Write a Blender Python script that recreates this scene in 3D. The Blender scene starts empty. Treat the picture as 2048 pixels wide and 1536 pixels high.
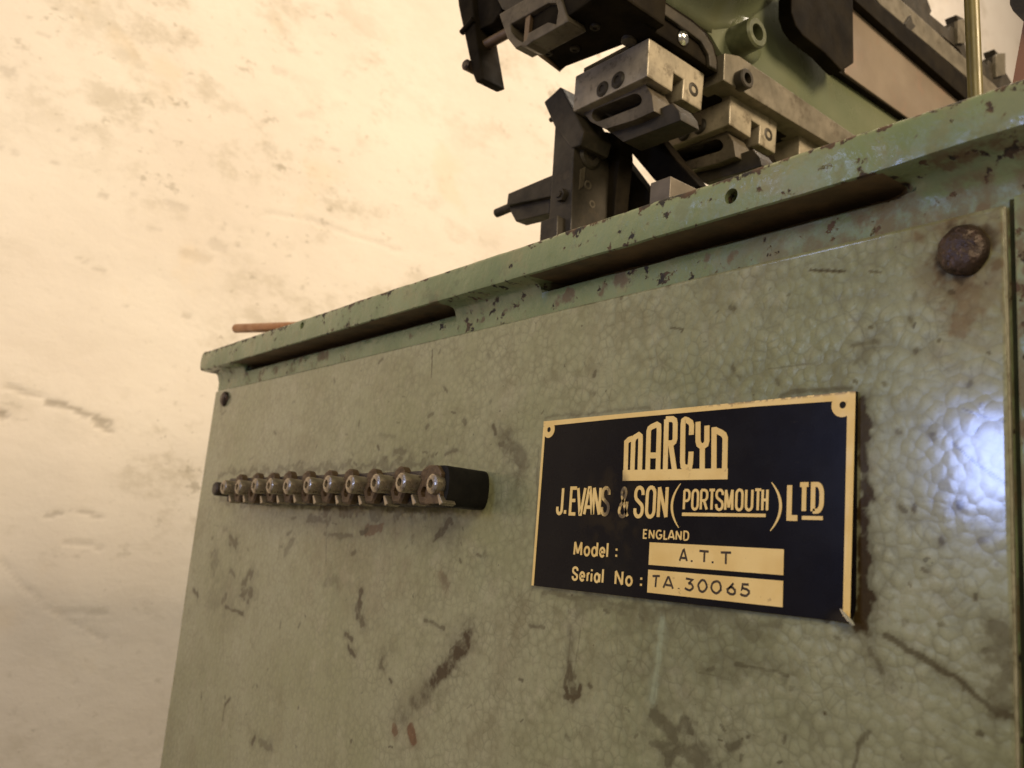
import bpy, bmesh, math, random
import numpy as np
from mathutils import Vector, Matrix, Euler, noise as mnoise

scene = bpy.context.scene
COL = scene.collection
random.seed(7)

# ------------------------------------------------------------------ camera, world, lamps, exposure
CAM_LOC = Vector((0.3197, -0.27556, 0.01231))
CAM_ROT = Euler((1.76149, -0.08104, 0.8842), 'XYZ')
F_PX = 1797.7                                   # focal length in pixels of a 2048 wide picture
cam_d = bpy.data.cameras.new('camera')
cam_d.sensor_width = 36.0
cam_d.lens = F_PX / 2048 * 36.0
cam_d.clip_start = 0.01
cam_d.clip_end = 100
cam_d.dof.use_dof = True
cam_d.dof.focus_distance = 0.40
cam_d.dof.aperture_fstop = 16.0
cam = bpy.data.objects.new('camera', cam_d)
cam.location = CAM_LOC
cam.rotation_euler = CAM_ROT
COL.objects.link(cam)
scene.camera = cam

world = bpy.data.worlds.new('World')
scene.world = world
world.use_nodes = True
wbg = world.node_tree.nodes['Background']
wbg.inputs['Color'].default_value = (1.0, 0.85, 0.67, 1)
wbg.inputs['Strength'].default_value = 0.18


def area_lamp(name, loc, target, sx, sy, power, color):
    d = bpy.data.lights.new(name, 'AREA')
    d.shape = 'RECTANGLE'
    d.size, d.size_y = sx, sy
    d.energy = power
    d.color = color
    o = bpy.data.objects.new(name, d)
    o.location = loc
    o.rotation_euler = (Vector(target) - Vector(loc)).to_track_quat('-Z', 'Y').to_euler()
    COL.objects.link(o)
    return o


area_lamp('wall_lamp', (0.35, 1.25, 2.3), (-0.8, 0.9, 0.6), 0.9, 0.9, 41, (1.0, 0.865, 0.72))
area_lamp('side_lamp', (1.6, 0.45, 1.25), (-0.1, 0.15, 0.2), 0.6, 0.6, 46, (1.0, 0.80, 0.55))
area_lamp('room_lamp', (0.85, -0.95, 0.72), (0.0, 0.0, 0.03), 0.8, 0.6, 10.5, (1.0, 0.86, 0.60))
area_lamp('window_glow', (-0.222, -1.00, 0.195), (0.198, 0.0, 0.052), 0.080, 0.125, 1.9, (0.38, 0.50, 1.0))
area_lamp('upper_window_glow', (-0.47, -0.92, 0.68), (0.14, 0.0, 0.16), 0.12, 0.16, 0.7, (0.45, 0.56, 1.0))

scene.view_settings.view_transform = 'Standard'
scene.view_settings.look = 'None'
scene.view_settings.exposure = 0.0
scene.view_settings.gamma = 1.0
scene.render.engine = 'CYCLES'
scene.cycles.max_bounces = 6
scene.render.resolution_x, scene.render.resolution_y = 1024, 768

CAM_M = CAM_ROT.to_matrix()


def ray(u, v):
    return CAM_M @ Vector(((u - 1024) / F_PX, -(v - 768) / F_PX, -1.0))


def on(axis, val, u, v):
    """the point of the plane axis = val that the photograph shows at (u, v)"""
    d = ray(u, v)
    t = (val - CAM_LOC[axis]) / d[axis]
    return CAM_LOC + d * t


# ------------------------------------------------------------------ node helpers
def new_mat(name):
    m = bpy.data.materials.new(name)
    m.use_nodes = True
    nt = m.node_tree
    return m, nt, nt.nodes['Principled BSDF']


class N:
    """small helper for building node chains"""
    def __init__(self, nt):
        self.nt = nt
        self.coord = nt.nodes.new('ShaderNodeTexCoord').outputs['Object']

    def node(self, t, **kw):
        n = self.nt.nodes.new(t)
        for k, v in kw.items():
            setattr(n, k, v)
        return n

    def link(self, a, b):
        self.nt.links.new(a, b)

    def put(self, sock, v):
        if hasattr(v, 'is_output') or isinstance(v, bpy.types.NodeSocket):
            self.link(v, sock)
        else:
            sock.default_value = v

    def map(self, scale=(1, 1, 1), rot=(0, 0, 0), loc=(0, 0, 0)):
        n = self.node('ShaderNodeMapping')
        n.inputs['Scale'].default_value = scale
        n.inputs['Rotation'].default_value = rot
        n.inputs['Location'].default_value = loc
        self.link(self.coord, n.inputs['Vector'])
        return n.outputs[0]

    def noise(self, scale, detail=4, rough=.55, vec=None, dist=0.0):
        n = self.node('ShaderNodeTexNoise')
        n.inputs['Scale'].default_value = scale
        n.inputs['Detail'].default_value = detail
        n.inputs['Roughness'].default_value = rough
        n.inputs['Distortion'].default_value = dist
        self.link(vec if vec is not None else self.coord, n.inputs['Vector'])
        return n.outputs['Fac']

    def voro(self, scale, feature='F1', vec=None, out='Distance', smooth=None):
        n = self.node('ShaderNodeTexVoronoi', feature=feature)
        n.inputs['Scale'].default_value = scale
        if smooth is not None:
            n.inputs['Smoothness'].default_value = smooth
        self.link(vec if vec is not None else self.coord, n.inputs['Vector'])
        return n.outputs[out]

    def ramp(self, v, a, b, lo=0.0, hi=1.0, smooth=True):
        n = self.node('ShaderNodeMapRange')
        if smooth:
            n.interpolation_type = 'SMOOTHSTEP'
        self.put(n.inputs['Value'], v)
        n.inputs['From Min'].default_value = a
        n.inputs['From Max'].default_value = b
        n.inputs['To Min'].default_value = lo
        n.inputs['To Max'].default_value = hi
        return n.outputs[0]

    def math(self, op, a, b=0.0, clamp=False):
        n = self.node('ShaderNodeMath', operation=op)
        n.use_clamp = clamp
        self.put(n.inputs[0], a)
        self.put(n.inputs[1], b)
        return n.outputs[0]

    def mix(self, f, a, b):
        n = self.node('ShaderNodeMix', data_type='RGBA')
        self.put(n.inputs[0], f)
        for s, v in ((n.inputs[6], a), (n.inputs[7], b)):
            self.put(s, v if not isinstance(v, tuple) else (*v, 1.0)[:4])
        return n.outputs[2]

    def mixf(self, f, a, b):
        n = self.node('ShaderNodeMix', data_type='FLOAT')
        self.put(n.inputs[0], f)
        self.put(n.inputs[2], a)
        self.put(n.inputs[3], b)
        return n.outputs[0]

    def sep(self, vec=None):
        n = self.node('ShaderNodeSeparateXYZ')
        self.link(vec if vec is not None else self.coord, n.inputs[0])
        return n.outputs

    def attr(self, name):
        n = self.node('ShaderNodeAttribute', attribute_name=name)
        return n.outputs['Fac']

    def bump(self, h, strength, dist, prev=None):
        n = self.node('ShaderNodeBump')
        n.inputs['Strength'].default_value = strength
        n.inputs['Distance'].default_value = dist
        self.link(h, n.inputs['Height'])
        if prev is not None:
            self.link(prev, n.inputs['Normal'])
        return n.outputs[0]


# ------------------------------------------------------------------ materials
def mat_panel():
    """hammered grey-green enamel with dirt and rust that are painted in the mesh attributes"""
    m, nt, b = new_mat('hammered_green_paint')
    n = N(nt)
    px_ = n.sep()
    near = n.ramp(px_[0], -.30, .10, .38, 1.0)
    w1 = n.node('ShaderNodeTexNoise')
    w1.inputs['Scale'].default_value = 120
    w1.inputs['Detail'].default_value = 2
    n.link(n.coord, w1.inputs['Vector'])
    vm = n.node('ShaderNodeVectorMath', operation='MULTIPLY_ADD')
    n.link(w1.outputs['Color'], vm.inputs[0])
    vm.inputs[1].default_value = (.0042, .0042, .0042)
    n.link(n.coord, vm.inputs[2])
    vec = vm.outputs[0]
    cell = n.voro(225, 'SMOOTH_F1', vec, smooth=.12)
    edge = n.voro(225, 'DISTANCE_TO_EDGE', vec)
    edge2 = n.voro(120, 'DISTANCE_TO_EDGE', vec)
    line = n.ramp(edge, .0, .14, 1, 0)
    line = n.math('MULTIPLY', line, n.ramp(n.noise(60, 3), .38, .62))
    line2 = n.math('MULTIPLY', n.ramp(edge2, .0, .07, 1, 0), n.ramp(n.noise(35, 3), .45, .65))
    big = n.noise(9, 5)
    base = n.mix(n.ramp(big, .35, .65), (.252, .258, .134), (.330, .326, .198))
    base = n.mix(n.math('MULTIPLY', n.math('MULTIPLY', n.ramp(cell, .42, .10), n.ramp(n.noise(28, 4, .6, n.map(loc=(1, 4, 8))), .35, .65, .02, .20)), near), base, (.46, .43, .28))
    base = n.mix(n.math('MULTIPLY', n.math('MULTIPLY', n.ramp(cell, .30, .70), n.ramp(n.noise(33, 4, .6, n.map(loc=(6, 1, 3))), .35, .65, .06, .40)), near), base, (.15, .138, .072))
    base = n.mix(n.math('MULTIPLY', n.ramp(n.noise(85, 6, .7, vec), .50, .66), .34), base, (.15, .135, .068))
    base = n.mix(n.math('MULTIPLY', n.ramp(n.noise(48, 5, .65, n.map(loc=(7, 7, 2))), .52, .68), .30), base, (.44, .41, .28))
    spk = n.noise(520, 3, .7)
    base = n.mix(n.math('MULTIPLY', n.ramp(spk, .50, .72), .30), base, (.15, .14, .08))
    base = n.mix(n.math('MULTIPLY', line, .26), base, (.125, .118, .065))
    base = n.mix(n.math('MULTIPLY', line2, .20), base, (.10, .09, .05))
    pits = n.ramp(n.noise(210, 2, .5), .715, .76)
    base = n.mix(n.math('MULTIPLY', pits, .6), base, (.07, .06, .035))
    grime = n.math('MULTIPLY', n.ramp(n.noise(22, 6, .65), .50, .74), .38)
    base = n.mix(grime, base, (.16, .13, .06))
    pale = n.ramp(n.noise(15, 5, .6, n.map(loc=(3, 1, 5))), .56, .72)
    base = n.mix(n.math('MULTIPLY', pale, .25), base, (.30, .33, .20))
    base = n.mix(n.attr('pale'), base, (.40, .45, .30))
    rust = n.attr('rust')
    dark_marks = n.attr('dirt')
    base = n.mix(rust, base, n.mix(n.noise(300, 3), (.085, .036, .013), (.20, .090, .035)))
    base = n.mix(dark_marks, base, n.mix(n.noise(400, 3), (.026, .014, .003), (.060, .036, .010)))
    n.link(base, b.inputs['Base Color'])
    rgh = n.mixf(n.ramp(big, .3, .7), .30, .40)
    rgh = n.mixf(n.math('MAXIMUM', dark_marks, rust), rgh, .75)
    n.link(rgh, b.inputs['Roughness'])
    b.inputs['Metallic'].default_value = 0.15
    b.inputs['Specular IOR Level'].default_value = .12
    b.inputs['Coat Weight'].default_value = .75
    b.inputs['Coat Roughness'].default_value = .125
    b.inputs['Coat IOR'].default_value = 1.5
    h = n.math('SUBTRACT', 1.0, cell)
    nb = n.bump(h, .30, .0011)
    nb = n.bump(n.noise(700, 3), .12, .0006, nb)
    nb = n.bump(n.math('MULTIPLY', dark_marks, -1.0), .25, .0005, nb)
    n.link(nb, b.inputs['Normal'])
    n.link(n.bump(h, .034, .0010), b.inputs['Coat Normal'])
    return m


def mat_frame():
    """brush-painted green cast iron, chipped down to brown metal along its edges"""
    m, nt, b = new_mat('chipped_green_paint')
    n = N(nt)
    big = n.noise(16, 5)
    base = n.mix(n.ramp(big, .35, .68), (.158, .202, .092), (.215, .255, .126))
    x = n.sep()
    right = n.ramp(x[0], .05, .24)
    base = n.mix(n.math('MULTIPLY', n.ramp(n.noise(50, 5, .65), .46, .7), .55), base, (.27, .24, .12))
    # chips: more of them near the top rim and lower edge of the lip
    rim = n.ramp(x[2], .1600, .1645)
    rim2 = n.math('MULTIPLY', n.ramp(x[2], .1475, .1505, 1, 0), n.ramp(x[2], .144, .1465))
    nz = n.noise(170, 5, .6)
    nz2 = n.noise(62, 4, .6)
    thr = n.math('ADD', nz, n.math('MULTIPLY', rim, .165))
    thr = n.math('ADD', thr, n.math('MULTIPLY', rim2, .06))
    thr = n.math('ADD', thr, n.math('MULTIPLY', right, .035))
    thr = n.math('ADD', thr, n.math('MULTIPLY', n.math('SUBTRACT', n.noise(24, 3, .5, n.map(loc=(3, 3, 3))), .5), .32))
    chip = n.ramp(thr, .635, .665)
    scuff = n.ramp(thr, .60, .64)
    base = n.mix(n.math('MULTIPLY', scuff, .5), base, (.15, .12, .06))
    thr2 = n.math('ADD', nz2, n.math('MULTIPLY', right, .075))
    worn = n.math('MULTIPLY', n.ramp(thr2, .585, .68), .8)
    low = n.math('MULTIPLY', n.math('MULTIPLY', n.ramp(x[2], .1455, .1425, 0, 1), n.ramp(x[0], .06, .16)), n.ramp(n.noise(75, 5, .65), .38, .60))
    worn = n.math('MAXIMUM', worn, n.math('MULTIPLY', low, .7))
    rustc = n.mix(n.noise(240, 3), (.045, .024, .012), (.12, .055, .024))
    dark = n.mix(n.ramp(n.noise(140, 4), .4, .62), (.020, .016, .009), (.095, .052, .024))
    base = n.mix(n.math('MULTIPLY', worn, n.ramp(x[2], .1475, .150, 1, .25)), base, n.mix(.45, rustc, (.20, .13, .06)))
    base = n.mix(chip, base, dark)
    # the bare inside of the slots and everything behind the face, darkened as if in shade
    inner = n.ramp(x[1], .0042, .007)
    inner = n.math('MULTIPLY', inner, n.ramp(x[2], .14, .1405))
    inner = n.math('MULTIPLY', inner, n.ramp(x[2], .160, .162, 1, 0))
    base = n.mix(n.math('MULTIPLY', inner, .9), base, n.mix(n.noise(60, 4), (.05, .035, .015), (.13, .075, .03)))
    n.link(base, b.inputs['Base Color'])
    n.link(n.mixf(n.math('MAXIMUM', chip, n.math('MAXIMUM', worn, inner)), n.ramp(n.noise(40, 3), .3, .7, .20, .36), .7), b.inputs['Roughness'])
    h = n.math('SUBTRACT', n.noise(45, 4, .5), n.math('MULTIPLY', chip, .35))
    nb = n.bump(h, .6, .0022)
    nb = n.bump(n.noise(260, 3), .32, .0009, nb)
    n.link(nb, b.inputs['Normal'])
    return m


def mat_simple(name, c1, c2, scale=60, rough=(.35, .6), metal=0.0, bump=.15, bscale=300, spots=None, spot_amt=.6, bdist=.0006, spec=.5):
    m, nt, b = new_mat(name)
    n = N(nt)
    base = n.mix(n.ramp(n.noise(scale, 5, .6), .32, .68), c1, c2)
    if spots:
        base = n.mix(n.math('MULTIPLY', n.ramp(n.noise(scale * 2.3, 5, .65), .52, .68), spot_amt), base, spots)
    n.link(base, b.inputs['Base Color'])
    n.link(n.ramp(n.noise(scale * 1.4, 4), .3, .7, rough[0], rough[1]), b.inputs['Roughness'])
    b.inputs['Metallic'].default_value = metal
    b.inputs['Specular IOR Level'].default_value = spec
    n.link(n.bump(n.noise(bscale, 4), bump, bdist), b.inputs['Normal'])
    return m


def mat_wall():
    m, nt, b = new_mat('old_plaster')
    n = N(nt)
    base = n.mix(n.ramp(n.noise(2.2, 5, .6), .35, .65), (.74, .655, .555), (.80, .725, .62))
    v2 = n.map(scale=(1, .75, 1.2), rot=(-.12, 0, 0))
    zone = n.ramp(n.noise(3.2, 4, .55, n.map(loc=(2, 7, 1))), .40, .60, .15, 1)
    blot = n.ramp(n.noise(13, 9, .74, v2), .49, .64)
    base = n.mix(n.math('MULTIPLY', n.math('MULTIPLY', blot, zone), .55), base, (.47, .405, .30))
    blot2 = n.ramp(n.noise(26, 6, .7, n.map(loc=(5, 3, 9), scale=(1, .8, 1.1))), .60, .68)
    base = n.mix(n.math('MULTIPLY', n.math('MULTIPLY', blot2, zone), .60), base, (.35, .30, .22))
    spk = n.ramp(n.noise(85, 6, .7, v2), .615, .68)
    base = n.mix(n.math('MULTIPLY', n.math('MULTIPLY', spk, n.ramp(zone, .1, .9, .25, 1)), .55), base, (.38, .32, .24))
    warm = n.ramp(n.noise(6, 4, .6, n.map(loc=(9, 2, 4))), .60, .72)
    base = n.mix(n.math('MULTIPLY', warm, .22), base, (.74, .56, .34))
    base = n.mix(n.attr('stain'), base, (.27, .225, .165))
    n.link(base, b.inputs['Base Color'])
    b.inputs['Roughness'].default_value = .9
    b.inputs['Specular IOR Level'].default_value = .2
    nb = n.bump(n.noise(38, 8, .68, v2), .22, .005)
    nb = n.bump(n.noise(170, 5, .65), .14, .0018, nb)
    n.link(nb, b.inputs['Normal'])
    return m


def mat_navy():
    m, nt, b = new_mat('navy_enamel')
    n = N(nt)
    base = n.mix(n.ramp(n.noise(30, 5), .35, .7), (.006, .005, .007), (.010, .0085, .009))
    # browned, rubbed area round the ampersand
    x = n.sep()
    d = n.math('ADD', n.math('POWER', n.math('MULTIPLY', n.math('SUBTRACT', x[0], .050), 42), 2.0),
               n.math('POWER', n.math('MULTIPLY', n.math('SUBTRACT', x[2], .034), 36), 2.0))
    zone = n.ramp(d, 0, 1, 1, 0)
    base = n.mix(n.math('MULTIPLY', zone, n.ramp(n.noise(120, 4), .45, .65, 0, .5)), base, (.035, .024, .012))
    scr = n.ramp(n.noise(160, 6, .75, n.map(scale=(1, 1, 3))), .66, .74)
    base = n.mix(n.math('MULTIPLY', scr, .35), base, (.07, .06, .05))
    n.link(base, b.inputs['Base Color'])
    n.link(n.ramp(n.noise(90, 5), .3, .7, .25, .30), b.inputs['Roughness'])
    b.inputs['Specular IOR Level'].default_value = .13
    n.link(n.bump(n.noise(220, 4), .04, .0004), b.inputs['Normal'])
    return m


def mat_brass():
    m, nt, b = new_mat('dull_brass')
    n = N(nt)
    base = n.mix(n.ramp(n.noise(70, 5), .3, .7), (.80, .55, .185), (.89, .645, .25))
    x = n.sep()
    # tarnish where the lettering has been rubbed (round the ampersand and the S before it)
    d = n.math('ADD', n.math('POWER', n.math('MULTIPLY', n.math('SUBTRACT', x[0], .0515), 95), 2.0),
               n.math('POWER', n.math('MULTIPLY', n.math('SUBTRACT', x[2], .0385), 60), 2.0))
    tar = n.math('MULTIPLY', n.ramp(d, .15, 1.0, 1, 0), n.ramp(n.noise(260, 4, .6), .36, .56, .15, .95))
    base = n.mix(tar, base, (.06, .040, .022))
    spk = n.ramp(n.noise(330, 5, .7), .63, .70)
    base = n.mix(n.math('MULTIPLY', spk, .45), base, (.22, .13, .05))
    # corroded upper rim on the right
    rim = n.math('MULTIPLY', n.ramp(x[2], .0752, .0768), n.ramp(x[0], .085, .11))
    base = n.mix(n.math('MULTIPLY', rim, n.ramp(n.noise(420, 4, .6), .42, .52)), base, (.10, .06, .03))
    n.link(base, b.inputs['Base Color'])
    b.inputs['Metallic'].default_value = .0
    n.link(n.ramp(n.noise(150, 4), .3, .7, .36, .55), b.inputs['Roughness'])
    n.link(n.bump(n.noise(500, 4), .10, .0004), b.inputs['Normal'])
    return m


M = {}
M['panel'] = mat_panel()
M['frame'] = mat_frame()
M['wall'] = mat_wall()
M['navy'] = mat_navy()
M['brass'] = mat_brass()
M['steel'] = mat_simple('worn_pale_steel', (.22, .185, .13), (.34, .285, .20), 60, (.38, .6), .25, .35, 240, (.10, .075, .042), .75)
M['steel_grey'] = mat_simple('grey_ground_steel', (.135, .115, .08), (.195, .165, .118), 50, (.35, .55), .4, .2, 260, (.075, .056, .032), .6)
M['iron'] = mat_simple('oily_grey_iron', (.075, .060, .040), (.12, .097, .066), 70, (.36, .6), .2, .3, 240, (.035, .026, .015), .65, spec=.35)
M['dark'] = mat_simple('blackened_steel', (.026, .021, .014), (.046, .037, .025), 60, (.42, .65), .1, .2, 260, (.060, .044, .026), .5, spec=.25)
M['darker'] = mat_simple('oily_black_iron', (.008, .006, .004), (.016, .012, .007), 60, (.6, .8), 0, .2, 260, spec=.04)
M['cast_green'] = mat_simple('smooth_green_enamel', (.110, .124, .068), (.142, .150, .086), 14, (.22, .36), 0, .1, 60, (.13, .13, .065), .5, .002)
M['tan'] = mat_simple('tan_painted_sheet', (.18, .138, .10), (.22, .172, .125), 16, (.35, .5), 0, .1, 120, (.24, .15, .105), .5)
M['copper'] = mat_simple('copper_tube', (.32, .13, .045), (.40, .18, .062), 90, (.3, .45), .6, .1)
M['rusty'] = mat_simple('rusty_bolt_iron', (.030, .019, .013), (.060, .036, .022), 150, (.30, .5), .45, .8, 260, (.20, .125, .10), .55, .0016)
M['redbrown'] = mat_simple('red_brown_paint', (.20, .09, .045), (.26, .12, .06), 30, (.4, .6))
M['rod'] = mat_simple('olive_brass_rod', (.085, .065, .012), (.13, .10, .02), 40, (.3, .45), .1, .1)
M['terminal'] = mat_simple('tarnished_terminal_brass', (.085, .052, .026), (.15, .098, .052), 220, (.4, .6), .4, .3, 500, (.05, .026, .012), .7)
M['terminal_bright'] = mat_simple('bright_terminal_ring', (.30, .25, .18), (.46, .39, .29), 160, (.24, .42), .75, .3, 500, (.07, .04, .018), .75)
M['bakelite'] = mat_simple('brown_black_bakelite', (.020, .013, .009), (.042, .028, .018), 130, (.4, .65), 0, .35, 300, (.09, .05, .026), .45)
M['ink'] = mat_simple('dark_stamped_marks', (.025, .016, .007), (.07, .042, .018), 400, (.6, .8))
M['slot'] = mat_simple('bare_rusty_slot', (.085, .058, .026), (.15, .095, .042), 45, (.6, .8), 0, .4, 200, (.06, .05, .026), .6)  # rusty slot metal, its brown darkened to carry the shade under the lip
M['rubber'] = mat_simple('black_rubber', (.010, .009, .008), (.018, .016, .013), 120, (.5, .7), spec=.15)


# ------------------------------------------------------------------ object helpers
def link(o):
    COL.objects.link(o)
    return o


def thing(name, label, cat, loc=(0, 0, 0), group=None):
    o = bpy.data.objects.new(name, None)
    o.empty_display_size = .02
    o.location = loc
    o['label'] = label
    o['category'] = cat
    if group:
        o['group'] = group
    return link(o)


def finish(name, me, mat, parent=None, smooth=False):
    me.name = name
    if mat is not None and not me.materials:
        me.materials.append(mat)
    for p in me.polygons:
        p.use_smooth = smooth
    o = bpy.data.objects.new(name, me)
    link(o)
    if parent is not None:
        o.parent = parent
        base = Vector((0, 0, 0))
        q = parent
        while q is not None:
            base += q.location
            q = q.parent
        o.location = -base                    # meshes are modelled in world metres
    return o


def obj(name, bm, mat, parent=None, smooth=False, auto=None):
    bmesh.ops.recalc_face_normals(bm, faces=bm.faces)
    me = bpy.data.meshes.new(name)
    bm.to_mesh(me)
    bm.free()
    o = finish(name, me, mat, parent, smooth)
    if auto:
        me.set_sharp_from_angle(angle=math.radians(auto))
    return o


def bevel_all(bm, off, seg=2, ang=25):
    es = [e for e in bm.edges if len(e.link_faces) == 2 and e.calc_face_angle(0) > math.radians(ang)]
    if es and off > 0:
        bmesh.ops.bevel(bm, geom=es, offset=off, segments=seg, affect='EDGES', profile=.6, clamp_overlap=True)


def prism(pts, ext, bev=.0005, bm=None, holes=()):
    """solid from a flat outline (3-D points) pushed along ext; holes are inner outlines"""
    own = bm is None
    b = bmesh.new()
    loops = [pts] + list(holes)
    edges = []
    for lp in loops:
        vs = [b.verts.new(p) for p in lp]
        for i in range(len(vs)):
            edges.append(b.edges.new((vs[i], vs[(i + 1) % len(vs)])))
    if holes:
        nrm = (Vector(pts[1]) - Vector(pts[0])).cross(Vector(pts[2]) - Vector(pts[0])).normalized()
        bmesh.ops.triangle_fill(b, use_beauty=True, use_dissolve=False, edges=edges, normal=nrm)
    else:
        b.faces.new(b.verts[:])
    r = bmesh.ops.extrude_face_region(b, geom=b.faces[:] + b.edges[:] + b.verts[:])
    vs = [e for e in r['geom'] if isinstance(e, bmesh.types.BMVert)]
    bmesh.ops.translate(b, verts=vs, vec=Vector(ext))
    bmesh.ops.recalc_face_normals(b, faces=b.faces)
    bevel_all(b, bev)
    if own:
        return b
    merge(bm, b)
    return bm


def merge(bm, b):
    me = bpy.data.meshes.new('tmp')
    b.to_mesh(me)
    b.free()
    bm.from_mesh(me)
    bpy.data.meshes.remove(me)


def px(u_v, axis, val):
    return [on(axis, val, u, v) for u, v in u_v]


def prism_x(u_v, x, depth, bev=.0005, bm=None, holes=()):
    return prism(px(u_v, 0, x), (-depth, 0, 0), bev, bm, [px(h, 0, x) for h in holes])


def prism_y(u_v, y, depth, bev=.0005, bm=None, holes=()):
    return prism(px(u_v, 1, y), (0, depth, 0), bev, bm, [px(h, 1, y) for h in holes])


def prism_z(u_v, z, depth, bev=.0005, bm=None):
    return prism(px(u_v, 2, z), (0, 0, depth), bev, bm)


def box(lo, hi, bev=.0005, bm=None):
    x0, y0, z0 = lo
    x1, y1, z1 = hi
    return prism([(x0, y0, z0), (x1, y0, z0), (x1, y0, z1), (x0, y0, z1)], (0, y1 - y0, 0), bev, bm)


def lathe(p0, axis, prof, seg=24, bm=None, hexa=False):
    """turned solid: prof is a list of (distance along axis, radius)"""
    b = bm if bm is not None else bmesh.new()
    a = Vector(axis).normalized()
    s = a.orthogonal().normalized()
    if abs(a.z) < .9:
        s = a.cross(Vector((0, 0, 1))).normalized()
    t = a.cross(s)
    p0 = Vector(p0)
    n = 6 if hexa else seg
    rings = []
    for d, r in prof:
        if r <= 1e-7:
            rings.append([b.verts.new(p0 + a * d)])
        else:
            rings.append([b.verts.new(p0 + a * d + (s * math.cos(2 * math.pi * k / n) + t * math.sin(2 * math.pi * k / n)) * r) for k in range(n)])
    for i in range(len(rings) - 1):
        A, B = rings[i], rings[i + 1]
        for k in range(n):
            k2 = (k + 1) % n
            if len(A) == 1 and len(B) == 1:
                continue
            if len(A) == 1:
                b.faces.new((A[0], B[k], B[k2]))
            elif len(B) == 1:
                b.faces.new((A[k], A[k2], B[0]))
            else:
                b.faces.new((A[k], A[k2], B[k2], B[k]))
    for R in (rings[0], rings[-1]):
        if len(R) > 2:
            b.faces.new(R)
    return b


def cyl(p0, p1, r, seg=20, bev=.15, bm=None):
    L = (Vector(p1) - Vector(p0)).length
    c = r * bev
    return lathe(p0, Vector(p1) - Vector(p0), [(0, 0), (0, r - c), (c, r), (L - c, r), (L, r - c), (L, 0)], seg, bm)


def cap_screw(p0, axis, r, L, bm=None):
    """socket head: a cylinder with a recessed hexagon-like socket in its end"""
    return lathe(p0, axis, [(0, 0), (0, r), (L - r * .12, r), (L, r * .88), (L, r * .55), (L - r * .9, r * .52), (L - r * .9, 0)], 24, bm)


def slot_loop(c0, c1, r, n=8):
    """outline of an oblong hole between two 2-D centres"""
    (x0, y0), (x1, y1) = c0, c1
    a = math.atan2(y1 - y0, x1 - x0)
    pts = []
    for k in range(n + 1):
        t = a - math.pi / 2 + math.pi * k / n
        pts.append((x1 + r * math.cos(t), y1 + r * math.sin(t)))
    for k in range(n + 1):
        t = a + math.pi / 2 + math.pi * k / n
        pts.append((x0 + r * math.cos(t), y0 + r * math.sin(t)))
    return pts


# ------------------------------------------------------------------ numpy noise for dense sheets
def vnoise(x, y, freq, seed, octaves=4, gain=.55):
    out = np.zeros_like(x)
    amp, tot = 1.0, 0.0
    for o in range(octaves):
        rng = np.random.RandomState(seed + o * 17)
        g = rng.rand(256, 256)
        X, Y = x * freq, y * freq
        xi, yi = np.floor(X).astype(int), np.floor(Y).astype(int)
        fx, fy = X - xi, Y - yi
        fx = fx * fx * (3 - 2 * fx)
        fy = fy * fy * (3 - 2 * fy)
        a = g[xi % 256, yi % 256]
        b_ = g[(xi + 1) % 256, yi % 256]
        c = g[xi % 256, (yi + 1) % 256]
        d = g[(xi + 1) % 256, (yi + 1) % 256]
        out += amp * ((a * (1 - fx) + b_ * fx) * (1 - fy) + (c * (1 - fx) + d * fx) * fy)
        tot += amp
        amp *= gain
        freq *= 2.03
    return out / tot


def grid_mesh(name, P):
    """P: (rows, cols, 3) array of points -> mesh of quads"""
    r, c, _ = P.shape
    me = bpy.data.meshes.new(name)
    me.vertices.add(r * c)
    me.vertices.foreach_set('co', P.reshape(-1).astype(np.float32))
    idx = np.arange(r * c).reshape(r, c)
    q = np.stack([idx[:-1, :-1], idx[:-1, 1:], idx[1:, 1:], idx[1:, :-1]], -1).reshape(-1, 4)
    nf = len(q)
    me.loops.add(nf * 4)
    me.loops.foreach_set('vertex_index', q.reshape(-1).astype(np.int32))
    me.polygons.add(nf)
    me.polygons.foreach_set('loop_start', np.arange(0, nf * 4, 4, dtype=np.int32))
    me.polygons.foreach_set('loop_total', np.full(nf, 4, dtype=np.int32))
    me.update(calc_edges=True)
    return me


def set_attr(me, name, v):
    a = me.attributes.new(name, 'FLOAT', 'POINT')
    a.data.foreach_set('value', v.reshape(-1).astype(np.float32))


def sstep(a, b, x):
    t = np.clip((x - a) / (b - a), 0, 1)
    return t * t * (3 - 2 * t)


# ================================================================== THE WALL
WALL_X = -0.80
ys = np.concatenate([np.arange(-0.9, -0.3, 0.03), np.arange(-0.3, 1.3, 0.004), np.arange(1.3, 4.2, 0.02)])
zs = np.concatenate([np.arange(-1.0, -0.36, 0.03), np.arange(-0.36, 1.15, 0.004), np.arange(1.15, 2.9, 0.02)])
YY, ZZ = np.meshgrid(ys, zs)
rel = (vnoise(YY + 5, ZZ + 5, 1.6, 11, 3) - .5) * .008 + (vnoise(YY + 9, ZZ * 1.7 + 9, 9, 21, 4) - .5) * .0022
stain = np.zeros_like(YY)


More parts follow.
